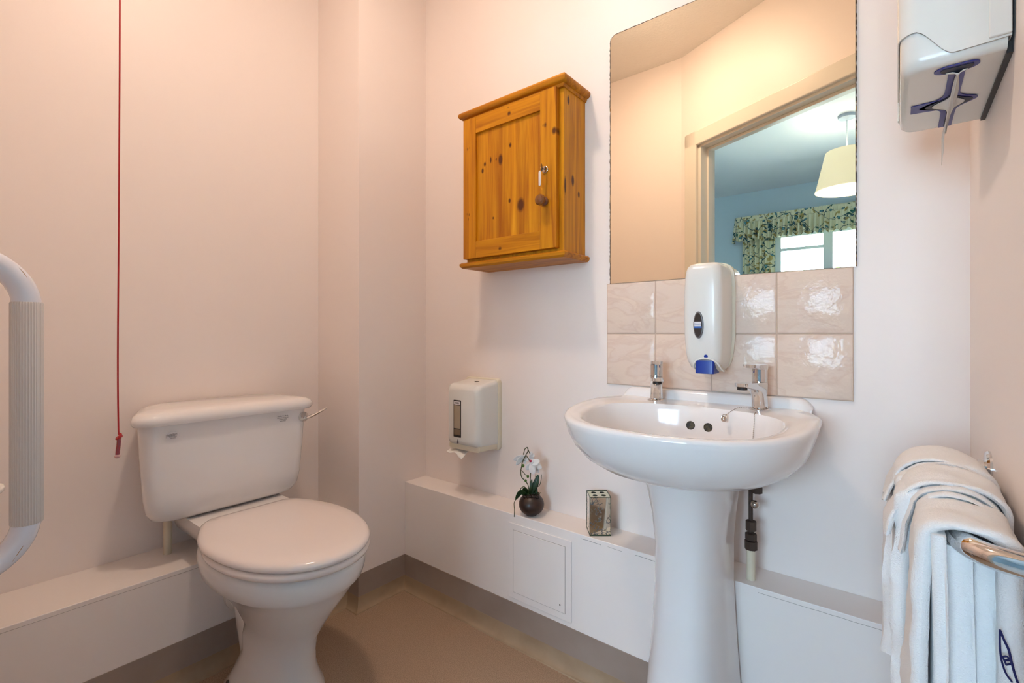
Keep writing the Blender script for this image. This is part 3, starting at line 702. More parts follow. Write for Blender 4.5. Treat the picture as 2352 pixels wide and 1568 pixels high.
for q in P[1:]:
    if (q-pts[-1]).length > .0034: pts.append(q)
for q in pts:
    g = bmesh.ops.create_icosphere(bm, subdivisions=1, radius=.0013)
    for v in g['verts']: v.co += q
tube([tuple(q) for q in pts], .0004, 5, bm, smooth=False)
obj('chain', bm, M['steel'], wb)
bm = ball((-.3195, 1.203, .7975), .0068); tube([(-.3255, 1.203, .800), (-.323, 1.205, .806), (-.3175, 1.2085, .808), (-.314, 1.206, .805), (-.3135, 1.203, .800)], .0009, 6, bm)
obj('chain_ball', bm, M['steel'], wb)
# pipe work behind the pedestal
pp = wb
def XYp(z): return (-.270+.0*(z), 1.255)
bm = bmesh.new(); lathe([(.010, BZ), (.010, .50)], (-.272, 1.255, 0), n=16, bm=bm)
obj('pipe', bm, M['pipe'], pp)
bm = bmesh.new()
for z0_, z1_, r_ in ((.485, .505, .014), (.508, .522, .013), (.53, .552, .012), (.622, .635, .013)): lathe([(r_, z0_), (r_, z1_)], (-.272+(.0 if z0_ < .6 else .012), 1.255, 0), n=8, bm=bm)
lathe([(.005, .50), (.005, .66)], (-.274, 1.262, 0), n=10, bm=bm)
obj('compression_nut', bm, M['brown'], pp)
obj('valve', ball((-.262, 1.25, .595), .010), M['steel'], pp)
obj('earth_wire', tube([(-.262, 1.25, .648), (-.245, 1.27, .645), (-.228, 1.29, .652), (-.222, 1.30, .675)], .0016, 6), M['wire_g'], pp)
# ------------------------------------------------------------------ toilet
TY = .645
wc = thing('toilet', 'white close-coupled toilet with closed lid and lever cistern', 'toilet', (-1.4, TY, 0))
def ell(xc, a, bw, z, n=48, ex=2.2, xb=None):
    q = []
    for k in range(n):
        t = 2*PI*k/n; c, s = math.cos(t), math.sin(t)
        aa = a if c > 0 else (xb if xb else a)
        e = ex if c > 0 else 2.8
        r = 1/((abs(c)/aa)**e+(abs(s)/bw)**e)**(1/e); q.append((xc+r*c, TY+r*s, z))
    return q
pan = []
for z, xf, xbk, hw in ((0, -1.215, -1.53, .112), (.012, -1.215, -1.53, .112), (.035, -1.222, -1.51, .100), (.08, -1.232, -1.48, .088), (.13, -1.222, -1.44, .080), (.18, -1.210, -1.43, .082), (.225, -1.180, -1.43, .090), (.275, -1.142, -1.445, .111), (.320, -1.106, -1.49, .138), (.350, -1.086, -1.54, .162), (.362, -1.074, -1.56, .176), (.385, -1.067, -1.565, .181), (.405, -1.066, -1.57, .183), (.418, -1.068, -1.57, .181), (.424, -1.076, -1.565, .174)):
    xc = -1.33 if z > .2 else -1.38
    pan.append(ell(xc, xf-xc, hw, z, xb=xc-xbk))
obj('pan', loft(pan), M['ceramic'], wc, smooth=60)
# shelf carrying the cistern, and the foot web with trapway
sh = [[(x, y, z) for x, y in rrect(XL+.005, -1.50, TY-w_, TY+w_, .03)] for z, w_ in ((.37, .10), (.395, .125), (.430, .140), (.4535, .138))]
obj('cistern_shelf', loft(sh), M['ceramic'], wc, smooth=50)
tr = []
for x, hw, zc_, hz in ((-1.30, .05, .13, .13), (-1.38, .070, .14, .14), (-1.44, .070, .14, .14), (-1.49, .060, .17, .10), (-1.53, .050, .20, .06), (-1.56, .046, .205, .050)):
    tr.append([(x, TY+hw*math.cos(2*PI*k/28), max(.002, zc_+hz*math.sin(2*PI*k/28))) for k in range(28)])
obj('trapway', loft(tr), M['ceramic'], wc, smooth=60)
obj('pan_connector', lathe([(.055, 0), (.058, .004), (.058, .022), (.050, .03), (.048, .06)], (XLE, TY, .205), (1, 0, 0), 32), M['plastic'], wc)
for s_ in (-1, 1): obj('fixing_screw', lathe([(.006, 0), (.005, .002)], (-1.45, TY+.098*s_, .033), (0, s_, .5), 12), M['brown'], wc)
def dring(xf, xb, hw, z, back=.11, n=40):
    """lid plan: round front, narrower straight back"""
    q = []; xc = xb+.20
    for k in range(n+1):
        t = -PI/2+PI*k/n; q.append((xc+(xf-xc)*max(0, math.cos(t))**.92, TY+hw*math.copysign(abs(math.sin(t))**.96, math.sin(t)), z))
    for k in range(1, 9):
        s = k/9; q.append((xc+(xb-xc)*s, TY+hw+(back-hw)*(s**1.8), z))
    q.append((xb, TY+back-.012, z)); q.append((xb, TY-back+.012, z))
    for k in range(8, 0, -1):
        s = k/9; q.append((xc+(xb-xc)*s, TY-(hw+(back-hw)*(s**1.8)), z))
    return q
def lidstack(levels, xf, xb, hw, back):
    return loft([dring(xf-i, xb+i*.6, hw-i, z, back-i*.6) for i, z in levels])
XF, XBK, HW, BK = -1.045, -1.545, .192, .128
obj('seat', lidstack([(.012, .425), (.004, .428), (.001, .434), (.001, .440), (.006, .446), (.02, .447)], XF, XBK+.02, HW, BK), M['seat'], wc, smooth=50)
obj('lid', lidstack([(.010, .447), (.003, .449), (0, .454), (.001, .460), (.006, .466), (.016, .4695), (.05, .4725), (.10, .474)], XF+.002, XBK, HW+.001, BK), M['seat'], wc, smooth=50)
for s_ in (-1, 1):
    bm = lathe([(.012, .0), (.012, .04)], (XBK-.012, TY+s_*.075-.02, .448), (0, 1, 0), 16); lathe([(.012, .424), (.010, .448)], (XBK-.012, TY+s_*.075, 0), n=16, bm=bm)
    obj('hinge', bm, M['steel'], wc)
# cistern
CY0, CY1 = .372, .878; cyc = (CY0+CY1)/2
cs = []
def cist(hw, xf, z, r=.05, bow=.012):
    q = []
    o = rrect(-1.792, xf, cyc-hw, cyc+hw, r, 8)
    for x, y in o:
        if x > -1.70: x += bow*(1-((y-cyc)/hw)**2)
        y = cyc+(y-cyc)*(1-.26*max(0, (-1.60-x)/.20))
        q.append((max(x, -1.795), y, z))
    return q
for z, hw, xf in ((.452, .150, -1.665), (.457, .195, -1.640), (.468, .220, -1.622), (.49, .232, -1.612), (.53, .238, -1.607), (.64, .245, -1.603), (.745, .250, -1.600)):
    cs.append(cist(hw, xf, z))
cis = obj('cistern', loft(cs), M['ceramic'], wc, smooth=50)
ld = []
for z, e in ((.742, -.001), (.744, .009), (.752, .013), (.762, .013), (.771, .009), (.778, -.001), (.782, -.02), (.784, -.05)):
    ld.append(cist(.250+e, -1.594+e, z, .05, .014))
obj('cistern_lid', loft(ld), M['ceramic'], wc, smooth=50)
# central raised panel on the cistern front
obj('water_inlet', lathe([(.011, LZ), (.011, .44), (.017, .44), (.017, .462)], (-1.735, .487, 0), n=20), M['pipe'], wc)
lv = obj('flush_lever', lathe([(.017, 0), (.0165, .004), (.009, .013), (.006, .020), (.0, .021)], (-1.597, .843, .714), (1, 0, 0), 28), M['chrome'], wc)
obj('lever_arm', tube([(-1.580, .843, .714), (-1.573, .848, .714), (-1.560, .868, .724), (-1.545, .900, .742)], lambda t: .0055-.0015*t+.003*math.sin(t*PI), 12, flat=.7), M['chrome'], lv)
# transfers on the cistern front
def xfront(y, z=.71):
    hw = .2495; return -1.6005+.012*(1-((y-cyc)/hw)**2)
ly, lz_ = .460, .712
s1 = [(ly+.0165*math.cos(2*PI*k/8+PI/8)*1.08, lz_+.0105*math.sin(2*PI*k/8+PI/8)*1.08) for k in range(8)]
lb = obj('maker_transfer', loft([[(xfront(y)+.0004, y, z) for y, z in s1], [(xfront(y)+.0010, y, z) for y, z in s1]]), M['label'], wc, smooth=0, label='faded white oval transfer')
RX = (PI/2, 0, PI/2)
def ctext(s, size, y, z, m, parent, **k): text(s, size, (xfront(y)+.0014, y, z), RX, m, parent, 'transfer_lettering', ext=.0002, **k)
ctext('Dudley Duoflush', .0046, ly, lz_+.0048, M['print'], lb, bend=9)
for i, s in enumerate(('FOR REDUCED FLUSH', 'DEPRESS LEVER', 'AND HOLD')): ctext(s, .0026, ly, lz_+.0006-.0034*i, M['print'], lb)
ty = .7695; tb = thing('instruction_transfer', '', '', (xfront(ty), ty, .718)); del tb['label']; del tb['category']; tb.parent = wc; tb.location = Vector((xfront(ty), ty, .718))-wloc(wc)
ctext('Dudley Duoflush', .0052, ty, .7265, M['print'], tb)
for i, (s, mm) in enumerate((('FOR REDUCED FLUSH', M['print']), ('DEPRESS LEVER', M['dark']), ('AND HOLD', M['dark']))): ctext(s, .0038, ty, .7205-.0052*i, mm, tb)
# ------------------------------------------------------------------ red pull cord
pc = thing('pull_cord', 'thin red emergency pull cord hanging left of the cistern', 'cord', (-1.35, .287, .726))
obj('string', tube([(-1.350, .2895, ZC), (-1.350, .2890, 1.75), (-1.351, .2875, 1.30), (-1.3505, .2855, .95), (-1.3485, .2860, .80), (-1.3465, .2865, .776)], .0017, 8), M['red'], pc)
obj('knot', tube([(-1.350, .287, .778), (-1.343, .289, .776), (-1.342, .285, .769), (-1.349, .283, .767), (-1.352, .288, .771), (-1.346, .291, .772), (-1.3425, .287, .770)], .0026, 8), M['red'], pc)
obj('loose_end', tube([(-1.3465, .287, .770), (-1.348, .2865, .755), (-1.350, .2855, .742), (-1.351, .2850, .732)], .0042, 10), mat('red_sleeve', (150, 20, 26), .15, coat=.8), pc)
obj('clear_tip', ball((-1.351, .2848, .728), .0055, s=(1, 1, .8)), mat('clear_tip_plastic', (222, 170, 166), .1), pc)
obj('ceiling_pull', lathe([(.03, ZC-.025), (.032, ZC-.01), (.032, ZC)], (-1.35, .2895, 0)), M['plastic'], pc)
# ------------------------------------------------------------------ white grab rail on the front wall (left edge of the view)
GX, GY = -1.062, .112
gz0, gz1 = .640, 1.118
gr = thing('grab_rail', 'white vertical grab rail with ribbed grip at the left edge', 'grab rail', (GX, YF, .64))
R = .075; pts = [(GX, YF+.005, gz1+.0)]
for k in range(0, 13): a = PI/2*k/12; pts.append((GX, GY-R+R*math.sin(a), gz1-R+R*math.cos(a)))
for k in range(0, 13): a = PI/2*k/12; pts.append((GX, GY-R+R*math.cos(a), gz0+R-R*math.sin(a)))
pts.append((GX, YF+.005, gz0))
obj('rail', tube(pts, .0172, 28, smooth=False), M['railwhite'], gr, smooth=60)
n = 144; zz_ = [gz0+R-.030, gz0+R-.028, gz1-R+.014, gz1-R+.016]
prs = []
for z, rr0 in ((.704, .0180), (.706, .0190), (1.047, .0190), (1.049, .0180)):
    prs.append([(GX+(rr0+(.00045 if k % 4 < 2 else -.00045))*math.cos(2*PI*k/n), GY+(rr0+(.00045 if k % 4 < 2 else -.00045))*math.sin(2*PI*k/n), z) for k in range(n)])
obj('grip', loft(prs), M['grip'], gr, smooth=30)
for z in (gz0, gz1): obj('wall_flange', lathe([(.038, 0), (.038, .004), (.02, .010)], (GX, YF, z), (0, 1, 0)), M['railwhite'], gr)
def scuff(a, b, w):
    bm = tube([a, ((a[0]+b[0])/2, (a[1]+b[1])/2, (a[2]+b[2])/2+.0006), b], lambda t: w*(.35+.65*math.sin(t*PI)), 6); return bm
va_ = lambda ang, da: None
def onb(cz, sgn, a, phi):                      # point on the bend surface
    c = Vector((GX, GY-R+R*math.sin(a), cz+sgn*R*math.cos(a))); rad = Vector((0, math.sin(a), sgn*math.cos(a))); s = Vector((1, 0, 0))
    return tuple(c+(rad*math.cos(phi)+s*math.sin(phi))*.0170)
obj('paint_scratch', scuff(onb(gz0+R, -1, .75, 1.0), onb(gz0+R, -1, 1.05, 1.25), .0009), M['rust'], gr)
obj('paint_scratch', scuff(onb(gz1-R, 1, .85, .75), onb(gz1-R, 1, 1.05, .9), .0006), M['rust'], gr)
# small white shelf whose rounded end just shows at the left edge
ws = thing('corner_shelf', 'small white rounded shelf just entering at the left edge behind the grab rail', 'shelf', (-1.45, YF, .665))
ar = [(-1.50+.115*math.cos(a), YF+.001+.178*math.sin(a)) for a in [PI*k/24 for k in range(25)]]
obj('shelf_top', prism(ar, .664, .676), M['plastic'], ws, bevel=.004)
obj('bracket', box(-1.53, -1.47, YF, YF+.03, .61, .664), M['plastic'], ws, bevel=.003)
# ------------------------------------------------------------------ orchid
pot = (-.925, 1.256); pz = BZ
orc = thing('potted_orchid', 'small artificial white orchid in a round dark brown pot on the shelf', 'orchid', (pot[0], pot[1], pz))
pot_prof = [(.0, .0), (.017, .0)]+[(.0412*math.cos(t), .0345+.0355*math.sin(t)) for t in [math.radians(-66+6*k) for k in range(21)]]+[(.0270, .0635), (.0255, .056), (.0, .054)]
obj('pot', lathe(pot_prof, (pot[0], pot[1], pz)), M['pot'], orc, smooth=60)
bm = bmesh.new(); rr = random.Random(2)
for i in range(46):
    a, q = rr.uniform(0, 2*PI), .028*math.sqrt(rr.random()); g = bmesh.ops.create_icosphere(bm, subdivisions=2, radius=rr.uniform(.0035, .006))
    for v in g['verts']: v.co += Vector((pot[0]+q*math.cos(a), pot[1]+q*math.sin(a), pz+.0605+rr.uniform(0, .005)))
obj('pebbles', bm, M['pebble'], orc, kind='stuff', smooth=180)
# image-aligned basis for the plant: e1 runs right in the view, e2 away from it
e1 = Vector((.80, .60, 0)); e2 = Vector((-.60, .80, 0)); PC = Vector((pot[0], pot[1], pz+.06))
def O(r, u, d=0): return PC+e1*r+e2*d+Vector((0, 0, u))          # right, up, depth from the pot mouth (metres)
def leafmesh(pts, w, cup=.25, tip=.15):
    C = catmull(pts, 6); bm = bmesh.new(); rows = []
    for i, c in enumerate(C):
        t = i/(len(C)-1); T = (C[min(i+1, len(C)-1)]-C[max(i-1, 0)]).normalized(); s = T.cross(e2).normalized()
        s = (s+e2*.35).normalized(); nn = T.cross(s); ww = w*(math.sin(PI*min(1, (t*.93+.05)))**.7)
        rows.append([bm.verts.new(c+s*ww*k+nn*ww*cup*abs(k)) for k in (-1, -.5, 0, .5, 1)])
    for a, b in zip(rows, rows[1:]):
        for k in range(4): bm.faces.new((a[k], a[k+1], b[k+1], b[k]))
    return bm
def leaf(pts, w, nm='leaf', m=None, th=.001, **k):
    o = obj(nm, leafmesh([O(*p) for p in pts], w, **k), m or M['leaf'], orc, smooth=180); o.modifiers.new('s', 'SOLIDIFY').thickness = th; return o
S = .0415/29            # metres per photo pixel here
def Q(px, py, d=0): return ((px-1219)*S, (1128-py)*S, d)        # photo-measured offsets of the plant, in its own plane
leaf([Q(1216, 1128), Q(1224, 1108, -.004), Q(1232, 1090, -.004), Q(1234, 1079)], .009)
leaf([Q(1222, 1128), Q(1229, 1110, .006), Q(1233, 1098, .006), Q(1235, 1090)], .006)
leaf([Q(1215, 1126), Q(1217, 1112, -.006), Q(1219, 1100, -.006), Q(1220, 1089)], .005)
leaf([Q(1210, 1128, .002), Q(1205, 1121, -.008), Q(1195, 1116, -.01), Q(1188, 1124, -.012), Q(1183, 1134, -.012)], .0085)
leaf([Q(1218, 1128), Q(1210, 1118, .004), Q(1203, 1113, .006), Q(1199, 1122, .008)], .007)
leaf([Q(1212, 1120, -.006), Q(1210, 1132, -.014), Q(1206, 1140, -.018)], .004)
leaf([Q(1228, 1128), Q(1230, 1118), Q(1232, 1110)], .005)
stem = lambda pts, r=.0012, nm='stem', m=None: obj(nm, tube([O(*p) for p in pts], r, 7), m or M['stem'], orc)
stem([Q(1215, 1128), Q(1216, 1100), Q(1217, 1075), Q(1214, 1062)], .0014)
stem([Q(1214, 1128), Q(1212, 1106), Q(1207, 1096), Q(1197, 1085), Q(1195, 1072), Q(1197, 1060), Q(1199, 1050), Q(1206, 1036), Q(1211, 1026), Q(1210, 1018), Q(1204, 1022), Q(1201, 1034)], .0015)
stem([Q(1210, 1019), Q(1213, 1026), Q(1216, 1032)], .0014)
stem([Q(1207, 1035), Q(1212, 1043), Q(1217, 1052)], .0012)
stem([Q(1197, 1069), Q(1202, 1076), Q(1208, 1082)], .0011)
stem([Q(1229, 1110), Q(1238, 1103, .004), Q(1241, 1092, .006), Q(1242, 1080, .006)], .0011)
stem([Q(1230, 1128, 0), Q(1236, 1121, -.004), Q(1241, 1119, -.004)], .0011)
stem([Q(1208, 1110, -.004), Q(1202, 1105, -.008), Q(1196, 1108, -.01), Q(1193, 1114, -.012)], .0014)
stem([Q(1183, 1134, -.012), Q(1180, 1142, -.014), Q(1181, 1155, -.016), Q(1180.5, 1171, -.018)], .0012)
stem([Q(1228, 1128), Q(1228, 1095), Q(1229, 1077)], .0012)
for p in ((1200, 1059, .0065), (1211, 1083, .0058), (1206, 1093, .0058)):
    obj('bud', ball(O(*Q(p[0], p[1], -.002)), p[2]*.8, s=(.9, .9, 1.05)), M['bud'], orc, smooth=180)
def flower(px, py, d, petals, r, lip=None):
    f = thing('flower', '', '', O(*Q(px, py, d))); del f['label']; del f['category']; f.parent = orc; f.location = O(*Q(px, py, d))-PC-Vector((0, 0, 0))+PC-wloc(orc)
    for ang, L, w, dd in petals:
        a = math.radians(ang); c0 = Q(px, py, d)
        L *= 1.15; w_ = w*1.25
        P_ = [(c0[0]+L*t*math.cos(a), c0[1]+L*t*math.sin(a), d+dd*math.sin(t*2.2)) for t in (0, .3, .65, 1)]
        o = obj('petal', leafmesh([O(*q) for q in P_], w_, cup=.18), M['petal'], f, smooth=180); o.modifiers.new('s', 'SOLIDIFY').thickness = .0007
    if lip: obj('lip', ball(O(*Q(lip[0], lip[1], d-.004)), .0042, s=(1, 1, .9)), M['magenta'], f, smooth=180)
flower(1218, 1052, -.010, [(70, .014, .006, -.003), (20, .026, .0085, -.006), (-75, .030, .0095, -.008), (-130, .022, .008, -.004), (-25, .034, .0095, .006), (-50, .036, .009, .010)], 1, (1217, 1046))
flower(1200, 1037, .004, [(205, .030, .0075, .002), (235, .034, .0075, .004), (285, .026, .006, .006), (310, .022, .006, .006)], 1)
flower(1216, 1036, .010, [(60, .010, .005, 0), (-20, .014, .006, .004), (-70, .026, .007, .004)], 1)
# ------------------------------------------------------------------ toothbrush holder
tb0 = Vector((-.690, 1.272, BZ)); ht = .113; hwid = .0305
th_ = thing('toothbrush_holder', 'square mirrored toothbrush holder with etched flowers on the shelf', 'toothbrush holder', tb0)
def T(x, y, z): return tb0+Vector((.7806, .625, 0))*x*1.0+Vector((-.625, .7806, 0))*y*1.0+Vector((0, 0, z))
def tbox(x0, x1, y0, y1, z0, z1, bm=None):
    bm = bm or bmesh.new(); v = [bm.verts.new(T(*p)) for p in ((x0, y0, z0), (x1, y0, z0), (x1, y1, z0), (x0, y1, z0), (x0, y0, z1), (x1, y0, z1), (x1, y1, z1), (x0, y1, z1))]
    for f in ((0, 3, 2, 1), (4, 5, 6, 7), (0, 1, 5, 4), (1, 2, 6, 5), (2, 3, 7, 6), (3, 0, 4, 7)): bm.faces.new([v[i] for i in f])
    return bm
h = hwid; e = .0013
bm = bmesh.new()
for q in (((-h+e, h-e), (-h, -h+.002)), ((-h+e, h-e), (h-.002, h)), ((-h, -h+.002), (-h+e, h-e)), ((h-.002, h), (-h+e, h-e))):
    tbox(q[0][0], q[0][1], q[1][0], q[1][1], .003+e, ht-e, bm)
obj('etched_panel', bm, M['etched'], th_, smooth=0)
bm = bmesh.new()
for sx in (-1, 1):
    for sy2 in (-1, 1):
        tbox(sx*h-.0008, sx*h+.0008, sy2*h-.0008, sy2*h+.0008, 0, ht, bm)
for z in (.0, ht-.0016):
    for s_ in (-1, 1):
        tbox(-h, h, s_*h-.0008, s_*h+.0008, z, z+(.004 if z == 0 else .0016), bm); tbox(s_*h-.0008, s_*h+.0008, -h, h, z, z+(.004 if z == 0 else .0016), bm)
obj('dark_glass_edge', bm, M['greenedge'], th_, smooth=0)
bm = bmesh.new(); holes = [(-.0125, -.0125), (.0125, -.0125), (-.0125, .0125), (.0125, .0125)]; ng = 56; zt = ht-.0012
grid = [[(-h+e+(2*h-2*e)*i/ng, -h+e+(2*h-2*e)*j/ng) for i in range(ng+1)] for j in range(ng+1)]
vv = {}
for j in range(ng):
    for i in range(ng):
        c = ((grid[j][i][0]+grid[j+1][i+1][0])/2, (grid[j][i][1]+grid[j+1][i+1][1])/2)
        if any(math.dist(c, q) < .0068 for q in holes): continue
        ids = []
        for a_, b2 in ((j, i), (j, i+1), (j+1, i+1), (j+1, i)):
            if (a_, b2) not in vv: vv[(a_, b2)] = bm.verts.new(T(*grid[a_][b2], zt))
            ids.append(vv[(a_, b2)])
        bm.faces.new(ids)
obj('top_plate', bm, mat('pale_mirror_top', (214, 216, 190), .12, metal=.7), th_, smooth=0)
for q in holes:
    c = T(q[0], q[1], 0); obj('hole', lathe([(.0072, zt+.0006), (.0066, zt+.0008), (.0064, zt-.03), (0.0, zt-.03)], (c.x, c.y, c.z), caps=(False, False), n=28), mat('hole_liner', (86, 88, 78), .3) if q == holes[0] else bpy.data.materials['hole_liner'], th_)
obj('felt_base', tbox(-h+.001, h-.001, -h+.001, h-.001, 0, .003), M['dark'], th_, smooth=0)
# ------------------------------------------------------------------ paper towel dispenser (right wall)
pd = thing('paper_towel_dispenser', 'large white paper towel dispenser with navy slot high on the right wall', 'dispenser', (XR, 1.0, 1.36))
dy0, dy1, dxf, dzb = .862, 1.135, .004, 1.362
def dsec(z, dxo=0, dyo=0, r=.022):
    q = rrect(dxf+dxo, XR-.006+.03, dy0+dyo, dy1-dyo, r, 7); return [(min(x, XR-.006), y, z) for x, y in q]
obj('bottom_tray', loft([dsec(dzb-.0, .012, .010), dsec(dzb+.001, .006, .006), dsec(dzb+.006, .002, .002), dsec(dzb+.016, 0, 0), dsec(dzb+.075, 0, .001)]), M['plastic'], pd, smooth=60)
# cover skirt with the dipped lower edge, standing 2.5 mm proud of the tray
def skirt_z(x, y):
    if y < dy0+.03:                                             # near side: dip between the rounded corner and the wall
        t = (x-dxf)/(XR-dxf)
        if t < .12: return .052-.02*((.12-t)/.12)**2*0
        if t < .50: s = (t-.12)/.38; s = s*s*(3-2*s); return .052*(1-s)+.010*s
        return .010+.004*(t-.5)
    if y > dy1-.03: return .02
    t = (y-dy0)/(dy1-dy0); return .052-.085*math.sin(min(1, t*1.6)*PI/2)*0-.0*t
prox = []
base = rrect(dxf-.0025, XR-.004+.03, dy0-.0025, dy1+.0025, .0245, 7)
# densify
dn = []
for i in range(len(base)):
    a, b = base[i], base[(i+1) % len(base)]; k = max(1, int(math.dist(a, b)/.004))
    for j in range(k): dn.append((a[0]+(b[0]-a[0])*j/k, a[1]+(b[1]-a[1])*j/k))
dn = [(min(x, XR-.003), y) for x, y in dn]
lo = [(x, y, dzb+skirt_z(x, y)) for x, y in dn]
cc = Vector(((dxf+XR)/2, (dy0+dy1)/2, 0))
inn = [(x+(cc.x-x)*.03, y+(cc.y-y)*.012, z) for x, y, z in lo]
topz = 1.74
obj('cover', loft([inn, lo, [(x, y, z+.003) for x, y, z in lo], [(x, y, dzb+.10) for x, y in dn], [(x, y, topz) for x, y in dn], [(cc.x+(x-cc.x)*.9, cc.y+(y-cc.y)*.95, topz+.02) for x, y in dn]], caps=(False, True)), M['plastic'], pd, smooth=50)
obj('gap_shade', box(XR-.006, XR, dy0+.012, dy1-.012, dzb-.004, 1.75), M['dark'], pd, smooth=0)  # dark filler that paints the shade of the gap between dispenser and wall
obj('seam_strip', box(XR-.024, XR-.003, dy0-.0062, dy0+.03, dzb+.014, topz), M['plastic'], pd, bevel=.002)
# navy slot insert on the underside: cross with swollen middle
zs = dzb-.0006; xm = .066; ym = 1.012
def strip(pts, z, nm, m, th=.0012, parent=None):
    bm = bmesh.new(); a = [bm.verts.new((x, y, z)) for x, y in pts]; b = [bm.verts.new((x, y, z-th)) for x, y in pts]
    bm.faces.new(a); bm.faces.new(b[::-1])
    for i in range(len(a)): bm.faces.new((a[i], a[(i+1) % len(a)], b[(i+1) % len(a)], b[i]))
    return obj(nm, bm, m, parent, smooth=0)
def width(y, grow=0):                                           # half-widths of the slot along y (left, right)
    t = (y-ym)
    b = .0095+.028*math.exp(-(t/.018)**2)
    if y < dy0+.036: b = .0095+.016*math.sqrt(max(0, 1-((y-(dy0+.024))/.012)**2))
    return b+grow
def slot(grow, z, nm, m, y0, y1, parent):
    ys = [y0+(y1-y0)*k/70 for k in range(71)]
    L_ = [(xm-width(y, grow), y) for y in ys]; R_ = [(xm+width(y, grow)*.82, y) for y in ys][::-1]
    return strip(L_+R_, z, nm, m, parent=parent)
ns = slot(.0, zs, 'slot_insert', M['navy'], dy0+.0125, dy1-.012, pd)
strip([(dxf+.014, ym-.017), (xm-.012, ym-.019), (xm-.012, ym+.022), (dxf+.014, ym+.015)], zs, 'slot_channel', M['navy'], parent=ns)
slot(-.0068, zs-.0008, 'slot_opening', mat('slot_shadow', (22, 20, 46), .5), dy0+.018, dy1-.017, ns)
def ptowel(u, v):
    y = dy0+.03+(dy1-dy0-.055)*u; ww = max(.002, width(y, -.008))*(1-.2*u); x = xm+ww*(2*v-1)*(.85 if v < .5 else .6); return (x, y, zs-.0024-.012*math.exp(-((v-.5)/.16)**2)*(.3+u))
o = obj('paper_towel', sheet(ptowel, 50, 14), M['paper'], pd, smooth=180); o.modifiers.new('s', 'SOLIDIFY').thickness = .0008
def ptail(u, v):
    y = dy0+.05+.215*u; t = u; return (xm+.004*math.sin(u*5)+.002-.010*(v)*math.sin(PI*min(1, u+.15))*.9-.002*u, y+.0*v, zs-.003-(.030*u**2.0+.018*u)*v-.016*u*u)
o = obj('torn_sheet', sheet(ptail, 40, 10), M['paper'], pd, smooth=180); o.modifiers.new('s', 'SOLIDIFY').thickness = .0008
# ------------------------------------------------------------------ towel rail
RXX, RZ, RR = .052, .785, .0118
tr_ = thing('towel_rail', 'polished chrome towel rail on the right wall under the white towels', 'towel rail', (XR, .86, RZ))
obj('rail', tube([(XR-.004, 1.066, RZ), (.098, 1.066, RZ), (.072, 1.060, RZ), (.056, 1.040, RZ), (RXX, 1.01, RZ), (RXX, .95, RZ), (RXX, .80, RZ), (RXX, .705, RZ), (.056, .672, RZ), (.070, .652, RZ), (.096, .640, RZ), (XR-.004, .638, RZ)], RR, 24, k=8), M['chrome'], tr_, smooth=60)
for y in (1.066, .638): obj('wall_flange', lathe([(.029, 0), (.029, .003), (.026, .006), (.0135, .008), (.0135, .014)], (XR, y, RZ), (-1, 0, 0)), M['chrome'], tr_)
# ------------------------------------------------------------------ towels
def drape(bm, y0, y1, ri, th, zl, zr, xoff=0, seed=0, bulgeL=0, ny=26, scal=.0, skew=0, edge_r=None, sL=2.3, sR=1.7, lean=0, rough=.0016, taper=0, wave=0):
    """closed cloth slab over the rail: inner radius ri, thickness th, left drop to zl, right drop to zr"""
    cx_, cz_ = RXX+xoff, RZ
    def path(zl_, zr_):
        P_ = []
        nL = max(4, int((cz_-zl_)/.012))
        for k in range(nL): P_.append(('L', zl_+(cz_-zl_)*k/nL))
        for k in range(15): P_.append(('A', PI-PI*k/14))
        nR = max(3, int((cz_-zr_)/.02))
        for k in range(1, nR+1): P_.append(('R', cz_+(zr_-cz_)*k/nR))
        return P_
    rings = []
    for j in range(ny+1):
        t = j/ny; y = y0+(y1-y0)*t
        e_ = edge_r or th*.5
        dist = min(y-y0, y1-y); s = 1 if dist >= e_ else math.sqrt(max(.02, 1-((e_-dist)/e_)**2))
        zl_ = zl+skew*t; inner, outer_ = [], []
        for kind, v in path(zl, zr):
            for side, arr in ((0, inner), (1, outer_)):
                mid = ri+th/2; rad = mid+(th/2*s)*(1 if side else -1)
                if kind == 'A': p = Vector((cx_+rad*math.cos(v)*(sL if math.cos(v) < 0 else sR), y, cz_+rad*math.sin(v)))
                elif kind == 'L':
                    fr_ = (cz_-v)/(cz_-zl); zz2 = cz_-(cz_-zl_)*fr_; b = bulgeL*math.sin(min(1, fr_*1.1)*PI)*(.6+.4*math.sin(t*5+seed))
                    p = Vector((cx_-rad*sL-b-lean*fr_, y-taper*fr_*(0.5-t), zz2+(scal*math.sin(y*900) if fr_ > .97 else 0)))
                else: p = Vector((cx_+rad*sR, y, v))
                nz = noise.noise(Vector((p.x*22+seed, p.y*22, p.z*22)))*.004+noise.noise(Vector((p.x*90, p.y*90+seed, p.z*90)))*rough
                dirv = Vector((math.cos(v), 0, math.sin(v))) if kind == 'A' else Vector((-1 if kind == 'L' else 1, 0, 0))
                if kind == 'R': p.x = min(p.x, XR-.002)
                if wave and (j < 2 or j > ny-2): p.y += wave*math.sin((p.x*1.3+p.z)*1100+seed)
                arr.append(p+dirv*nz*(1 if side else .3))
        # round the hem ends
        rings.append(outer_+inner[::-1])
    loft(rings, bm)
def hem(bm, pts, r=.0016, waves=60, amp=.0009):
    C = catmull(pts, 14); q = []
    for i, c in enumerate(C): q.append(c)
    L_ = len(q)
    tube([tuple(c) for c in q], lambda t: r*(1+.35*math.sin(t*waves)), 7, bm, smooth=False)
